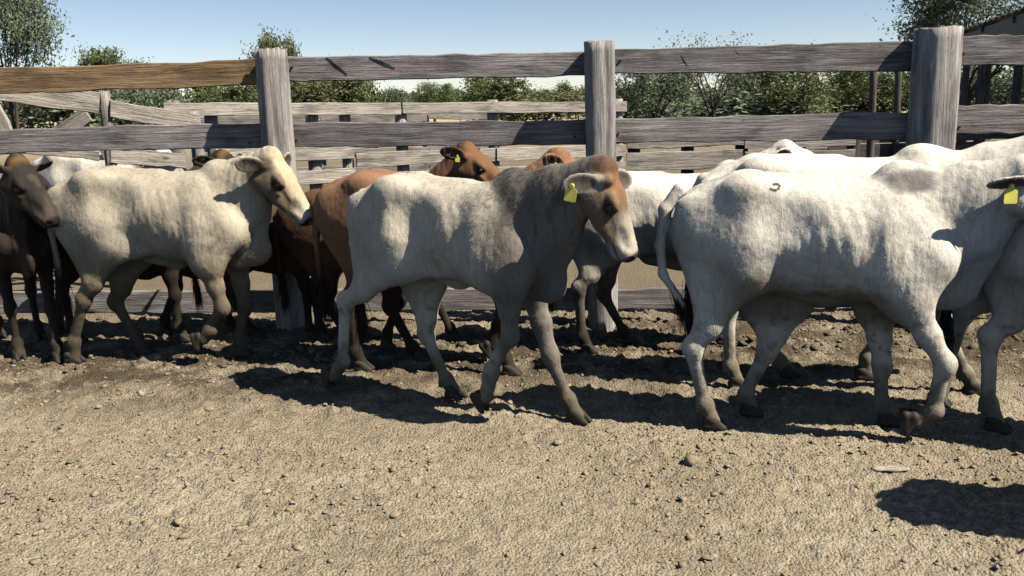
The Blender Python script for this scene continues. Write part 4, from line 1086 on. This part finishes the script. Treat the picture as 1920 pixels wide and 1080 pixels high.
# braced gateway at the left
gt = empty('pen_gate', (-3.9, 7.9, 0)); tag(gt, 'bleached gateway of sloping boards and square post at the left behind the fence', 'gate', 'pens behind'); bpy.context.view_layer.update()
p = at(195, 172, 7.8); q = bp(195, 0, 7.8)
log_post('post', (q[0], 7.8, -.05), (p[0], 7.8, p[2]), .062, .058, W_POSTP, gt, 11, sides=8, rings=8, rough=.02, facets=4)
p = at(362, 210, 8.6); log_post('post', (p[0] + .05, 8.6, -.05), (p[0], 8.6, p[2]), .07, .065, W_POSTP, gt, 12, sides=10, rings=8, facets=5)
for i, (a, ya, b, yb, h) in enumerate([((-60, 160), 7.3, (186, 193), 7.72, .19), ((206, 204), 7.76, (372, 229), 8.5, .155), ((206, 292), 7.75, (345, 302), 8.4, .14), ((-60, 258), 7.3, (186, 283), 7.72, .17),
                                       ((-60, 420), 7.3, (186, 432), 7.72, .17), ((206, 420), 7.76, (372, 415), 8.5, .16)]):
    plank('board', at(*a, ya), at(*b, yb), h, .035, W_PALE, gt, 400 + i, n=8)
plank('brace', at(95, 262, 8.3), at(165, 215, 8.3), .14, .04, W_PALE, gt, 420, n=6)
plank('brace', at(-10, 200, 8.1), at(20, 262, 8.1), .10, .04, W_PALE, gt, 421, n=6)
plank('brace', at(225, 330, 8.7), at(185, 262, 8.7), .12, .04, W_PALE, gt, 422, n=6)
plank('brace', at(255, 330, 9.0), at(235, 285, 9.0), .10, .04, W_PALE, gt, 423, n=6)

# ------------------------------------------------------------------ open shed at the right
TIN = mat_plain('old_tin', (.045, .038, .034), .6, .4, 9, .5, .2)
shed = empty('open_shed', (6.0, 11.0, 0)); tag(shed, 'open pole shed with low dark roof and board wall at the right', 'shed'); bpy.context.view_layer.update()
def sheet(name, pts, t, mat, parent):
    """corrugated roof sheet: pts = four corners, ribs run along the first edge"""
    a, b, c, d = [np.array(q, float) for q in pts]; n = 64; V = []; nr = np.cross(b - a, d - a); nr /= np.linalg.norm(nr)
    for i in range(n + 1):
        f = i / n; w = .012 * math.sin(f * n * math.pi / 2)
        V += [a + (d - a) * f + nr * w, b + (c - b) * f + nr * w, b + (c - b) * f + nr * (w - t), a + (d - a) * f + nr * (w - t)]
    F = []
    for i in range(n):
        k = i * 4
        for j in range(4): F.append([k + j, k + (j + 1) % 4, k + 4 + (j + 1) % 4, k + 4 + j])
    F += [[0, 3, 2, 1], [n * 4, n * 4 + 1, n * 4 + 2, n * 4 + 3]]
    o = link(name, mesh_from(name, np.array(V), F), mat, parent); o.matrix_parent_inverse = parent.matrix_world.inverted(); return o
rl = [(5.95, 9.6), (7.55, 14.8)]; rdx = np.array((.957, -.29)) * 6.0; rz0 = 2.62
roof_c = [(rl[0][0], rl[0][1], rz0), (rl[0][0] + rdx[0], rl[0][1] + rdx[1], rz0 + .75), (rl[1][0] + rdx[0], rl[1][1] + rdx[1], rz0 + .75), (rl[1][0], rl[1][1], rz0)]
sheet('roof', roof_c, .02, TIN, shed)
for i, f in enumerate((.02, .35, .68, .98)):
    a_ = np.array(roof_c[0]) * (1 - f) + np.array(roof_c[3]) * f; b_ = np.array(roof_c[1]) * (1 - f) + np.array(roof_c[2]) * f
    plank('rafter', a_ - (0, 0, .09), b_ - (0, 0, .09), .11, .05, W_DARKB, shed, 500 + i)
plank('eave_beam', np.array(roof_c[0]) - (-.05, 0, .20), np.array(roof_c[3]) - (-.05, 0, .20), .26, .05, TIN, shed, 505)  # made deep and dark as a band of shade below the roof
for i, f in enumerate((.03, .36, .69, .97)):
    a_ = np.array(roof_c[0]) * (1 - f) + np.array(roof_c[3]) * f + (.16, 0, 0); b_ = a_ + np.array((rdx[0], rdx[1], 0)) * .8
    log_post('post', (a_[0], a_[1], -.05), (a_[0], a_[1], rz0 - .27), .06, .055, W_DARK, shed, 510 + i, sides=10, rings=6)
    log_post('post', (b_[0], b_[1], -.05), (b_[0], b_[1], rz0 + .45), .06, .055, W_DARK, shed, 520 + i, sides=10, rings=6)
for i, (px, Y, lab) in enumerate([(1640, 10.4, 'thin dark pole left of the right fence post, further from it'), (1687, 10.9, 'thin dark pole close beside the right fence post'), (1842, 10.2, 'dark pole standing right of the right fence post')]):
    p = at(px, 100, Y); q = at(px, 210, Y)
    tag(log_post('pole', (q[0], Y, -.05), (p[0], Y, p[2]), .045, .042, W_DARK, None, 525 + i, sides=10, rings=6), lab, 'pole', 'poles near the shed')
for k, zc in enumerate((.18, .42, .66, .90, 1.13)):
    for j, (xa, xb) in enumerate(((4.05, 6.1), (6.12, 8.3), (8.32, 10.4))):
        plank('board', (xa, 10.95 + .005 * j, zc), (xb, 10.95 + .005 * j, zc), .21, .03, W_DARKB, shed, 530 + k * 3 + j, n=6)

# ------------------------------------------------------------------ trees
BARK = mat_plain('bark', (.085, .068, .052), .9, .1, 14, .5, .6)
def mat_leaf(name, a, b):
    m = Mat(name); v = m.coords('Object'); n = m.noise(v, 2.2, 3, .6)
    c = m.ramp(n, [(.3, a), (.7, b)]); c = m.mix(c, m.ramp(m.attr(), [(0.0, .55), (1.0, 1.45)]), 1.0, 'MULTIPLY')
    m.color(c); m.rough(.7); m.spec(.2)
    tr = m.n.new('ShaderNodeBsdfTranslucent'); mx = m.n.new('ShaderNodeMixShader'); mx.inputs[0].default_value = .25
    m.l.new(c, tr.inputs[0]); m.l.new(m.b.outputs[0], mx.inputs[1]); m.l.new(tr.outputs[0], mx.inputs[2]); m.l.new(mx.outputs[0], m.n['Material Output'].inputs[0])
    return m.m
LEAF_G = mat_leaf('leaf_green', (0.072, 0.102, 0.038), (0.167, 0.189, 0.072))
LEAF_S = mat_leaf('leaf_grey_green', (0.090, 0.119, 0.072), (0.196, 0.225, 0.138))
LEAF_Y = mat_leaf('leaf_olive', (.088, .100, .044), (.180, .185, .085))
LEAF_B = mat_leaf('leaf_brown', (.095, .075, .050), (.17, .13, .085))

def limb(V, F, p0, p1, r0, r1, r):
    n = 5; sides = 6; p0 = np.array(p0); p1 = np.array(p1); d = p1 - p0; L = np.linalg.norm(d); d = d / L
    sd = np.cross(d, (.3, .8, .1)); sd /= np.linalg.norm(sd); up = np.cross(d, sd); b = len(V); bend = r.normal(0, .06 * L, 3)
    for i in range(n + 1):
        f = i / n; c = p0 + (p1 - p0) * f + bend * math.sin(f * math.pi); R = r0 + (r1 - r0) * f
        for j in range(sides): V.append(c + (sd * math.cos(j * 6.2832 / sides) + up * math.sin(j * 6.2832 / sides)) * R)
    for i in range(n):
        for j in range(sides): F.append([b + i * sides + j, b + i * sides + (j + 1) % sides, b + (i + 1) * sides + (j + 1) % sides, b + (i + 1) * sides + j])

def tree_meshes(seed, H=5.0, W=4.0, nleaf=7000, leaf=.075, flat=.55, trunk=.12, low=.25, gaps=.5, stems=1):
    r = np.random.default_rng(seed); V, F = [], []; tips = []
    for s_ in range(stems):
        fork = np.array((r.normal(0, .1) + (s_ - (stems - 1) / 2) * .5, r.normal(0, .15), H * r.uniform(.22, .34)))
        limb(V, F, ((s_ - (stems - 1) / 2) * .15, 0, -.05), fork, trunk, trunk * .7, r)
        for k in range(6):
            a = k * 1.047 + r.uniform(-.4, .4); rr = W * .5 * r.uniform(.45, .8); q = np.array((rr * math.cos(a), rr * math.sin(a), H * r.uniform(.5, .85))) + fork * (1, 1, 0)
            limb(V, F, fork, q, trunk * .5, trunk * .16, r); tips.append(q)
            for m in range(4):
                a2 = a + r.uniform(-1, 1); q2 = q + np.array((math.cos(a2) * W * .2, math.sin(a2) * W * .2, H * r.uniform(-.12, .2))); q2[2] = min(q2[2], H * .97)
                limb(V, F, q * .7 + fork * .3 if m % 2 else q, q2, trunk * .18, trunk * .05, r); tips.append(q2)
    tips = np.array(tips); nt = len(tips)
    # leaf clumps round the branch ends, thinned by gaps
    ci = r.integers(0, nt, nleaf); cs = W * r.uniform(.07, .15, nt)
    P = tips[ci] + r.normal(0, 1, (nleaf, 3)) * cs[ci][:, None] * (1, 1, flat)
    keep = (vnoise(P, 1.6 / (W * .25), seed) > -gaps) & (P[:, 2] > H * low * .5); P = P[keep]; n = len(P)
    d = r.normal(0, 1, (n, 3)); d[:, 2] *= .6; d /= np.linalg.norm(d, axis=1)[:, None]; s2 = np.cross(d, r.normal(0, 1, (n, 3))); s2 /= np.linalg.norm(s2, axis=1)[:, None]
    l = leaf * r.uniform(.6, 1.5, n)[:, None]; LV = np.stack([P - d * l, P + s2 * l * .42, P + d * l, P - s2 * l * .42], 1).reshape(-1, 3); LF = np.arange(n * 4).reshape(-1, 4)
    tm = mesh_from('trunk', np.array(V), F, True); cm = mesh_from('crown', LV, LF)
    set_col(cm, np.repeat(np.repeat(r.uniform(0, 1, n)[:, None], 4, 0), 3, 1)); return tm, cm
VAR = dict(round=tree_meshes(1, 5, 4.6, 14000, .12, .8, .13), flat=tree_meshes(2, 5, 6.0, 12000, .12, .30, .12, gaps=.35), loose=tree_meshes(3, 6, 5.0, 14000, .11, .7, .14, gaps=.25, stems=2),
           bush=tree_meshes(4, 2.6, 4.2, 14000, .10, .9, .06, 0.0, .6, 3), sparse=tree_meshes(5, 6, 5.0, 5200, .075, .6, .16, gaps=.2, stems=2), tall=tree_meshes(6, 8, 5.5, 26000, .095, .75, .18, .2, .30, 2))
VH = dict(round=5, flat=5, loose=6, bush=2.6, sparse=6, tall=8); VW = dict(round=5.6, flat=7.2, loose=6.2, bush=5.0, sparse=6.0, tall=6.8)
def place_tree(name, var, px, ytop, wpx, Y, leafmat, label, group='trees beyond the pens', rz=0.0, cat='tree', hs=1.0):
    p = at(px, ytop, Y); hgt = max(.6, p[2]) * hs; wd = wpx / FPX * Y
    root = empty(name, (p[0], Y, 0), rz); tag(root, label, cat, group)
    tm, cm = VAR[var]; sx = wd / VW[var]; sz = hgt / VH[var]
    a = bpy.data.objects.new('trunk', tm); COL.objects.link(a); a.parent = root
    if not tm.materials: tm.materials.append(BARK)
    b = bpy.data.objects.new('crown', cm); COL.objects.link(b); b.parent = root
    if not cm.materials: cm.materials.append(LEAF_G)
    b.material_slots[0].link = 'OBJECT'; b.material_slots[0].material = leafmat
    root.scale = (sx, sx, sz); return root
T = place_tree
T('tree', 'tall', -15, -75, 160, 26, LEAF_S, 'tall grey green tree filling the upper left corner', rz=.4)
T('acacia', 'flat', 216, 93, 112, 52, LEAF_G, 'flat topped acacia standing above the orange brown rail')
T('bush', 'bush', 60, 168, 300, 40, LEAF_S, 'grey thicket under the tall tree at the far left', rz=1, cat='bush')
T('bush', 'bush', 262, 166, 120, 45, LEAF_S, 'grey green bush between the gate post and the fence, left', rz=2, cat='bush')
T('tree', 'round', 512, 70, 78, 60, LEAF_Y, 'olive tree top peeping over the left fence post', rz=.7)
T('tree', 'round', 425, 150, 125, 55, LEAF_G, 'green tree left of the left fence post, under the top rail', rz=1.7)
T('tree', 'round', 598, 128, 160, 50, LEAF_Y, 'broad olive tree right of the left fence post', rz=2.2)
T('tree', 'bush', 655, 152, 90, 52, LEAF_G, 'lower green tree beside the broad olive tree', rz=.2)
T('tree', 'round', 735, 168, 46, 95, LEAF_S, 'smallest round tree on the horizon, middle left', rz=.3)
T('tree', 'loose', 812, 158, 75, 80, LEAF_G, 'loose green tree on the horizon between two small ones', rz=.5)
T('tree', 'round', 862, 170, 40, 85, LEAF_S, 'little grey green tree left of the rounded tree', rz=.9)
T('tree', 'round', 932, 142, 108, 60, LEAF_G, 'rounded dark green tree in the middle of the horizon', rz=1.2)
T('tree', 'bush', 1030, 176, 50, 90, LEAF_G, 'low far shrub right of the rounded tree', rz=1.2)
T('tree', 'round', 1085, 158, 70, 75, LEAF_Y, 'olive tree half behind the middle fence post', rz=2.0)
T('tree', 'loose', 1225, 118, 150, 34, LEAF_S, 'grey green tree just right of the middle fence post', rz=.1)
T('tree', 'sparse', 1335, 62, 170, 30, LEAF_S, 'sparse twiggy tree reaching over the top rail', rz=.9)
T('tree', 'loose', 1455, 100, 160, 36, LEAF_G, 'dense green tree right of the sparse twiggy one', rz=2.4)
T('tree', 'loose', 1640, 112, 165, 42, LEAF_G, 'dark green tree left of the right fence post', rz=1.5)
T('tree', 'tall', 1835, -60, 240, 24, LEAF_S, 'tall spreading tree above the shed roof, upper right', rz=2.0)
T('tree', 'loose', 1880, 118, 170, 33, LEAF_S, 'grey green tree seen beneath the shed roof', rz=.6)
T('bush', 'bush', 1350, 186, 330, 40, LEAF_S, 'long dark thicket under the trees, middle right', rz=.6, cat='bush')
T('bush', 'bush', 1540, 170, 230, 50, LEAF_Y, 'olive thicket in the gap left of the shed poles', rz=1.9, cat='bush')
T('bush', 'bush', 1800, 160, 300, 46, LEAF_Y, 'olive thicket behind the shed', rz=2.9, cat='bush')
T('bush', 'bush', 1020, 186, 200, 60, LEAF_Y, 'low olive thicket beyond the long board fence', rz=.3, cat='bush')

# wooded rise along the horizon, one far mass
def far_wood():
    r = np.random.default_rng(8); n = 16000
    ang = r.uniform(-.75, .75, n); D = r.uniform(230, 420, n); x = np.sin(ang) * D; y = np.cos(ang) * D
    hgt = (4.5 + 2.5 * vnoise(np.stack([x, y, x * 0], 1), .03, 3)) * r.uniform(.1, 1, n)
    P = np.stack([x, y, hgt], 1); s = r.uniform(.7, 1.8, n)[:, None]
    d = r.normal(0, 1, (n, 3)); d /= np.linalg.norm(d, axis=1)[:, None]; e = np.cross(d, r.normal(0, 1, (n, 3))); e /= np.linalg.norm(e, axis=1)[:, None]
    V = np.stack([P - d * s, P + e * s * .7, P + d * s, P - e * s * .7], 1).reshape(-1, 3); F = np.arange(n * 4).reshape(-1, 4)
    me = mesh_from('far_wood', V, F); set_col(me, np.repeat(r.uniform(.2, .8, (n, 1)), 4, 0).repeat(3, 1))
    tag(link('far_wood', me, LEAF_S), 'low far woodland along the horizon', 'woodland', None, 'stuff')
far_wood()

# ------------------------------------------------------------------ the animals
for sp in COWS: make_cow(sp)
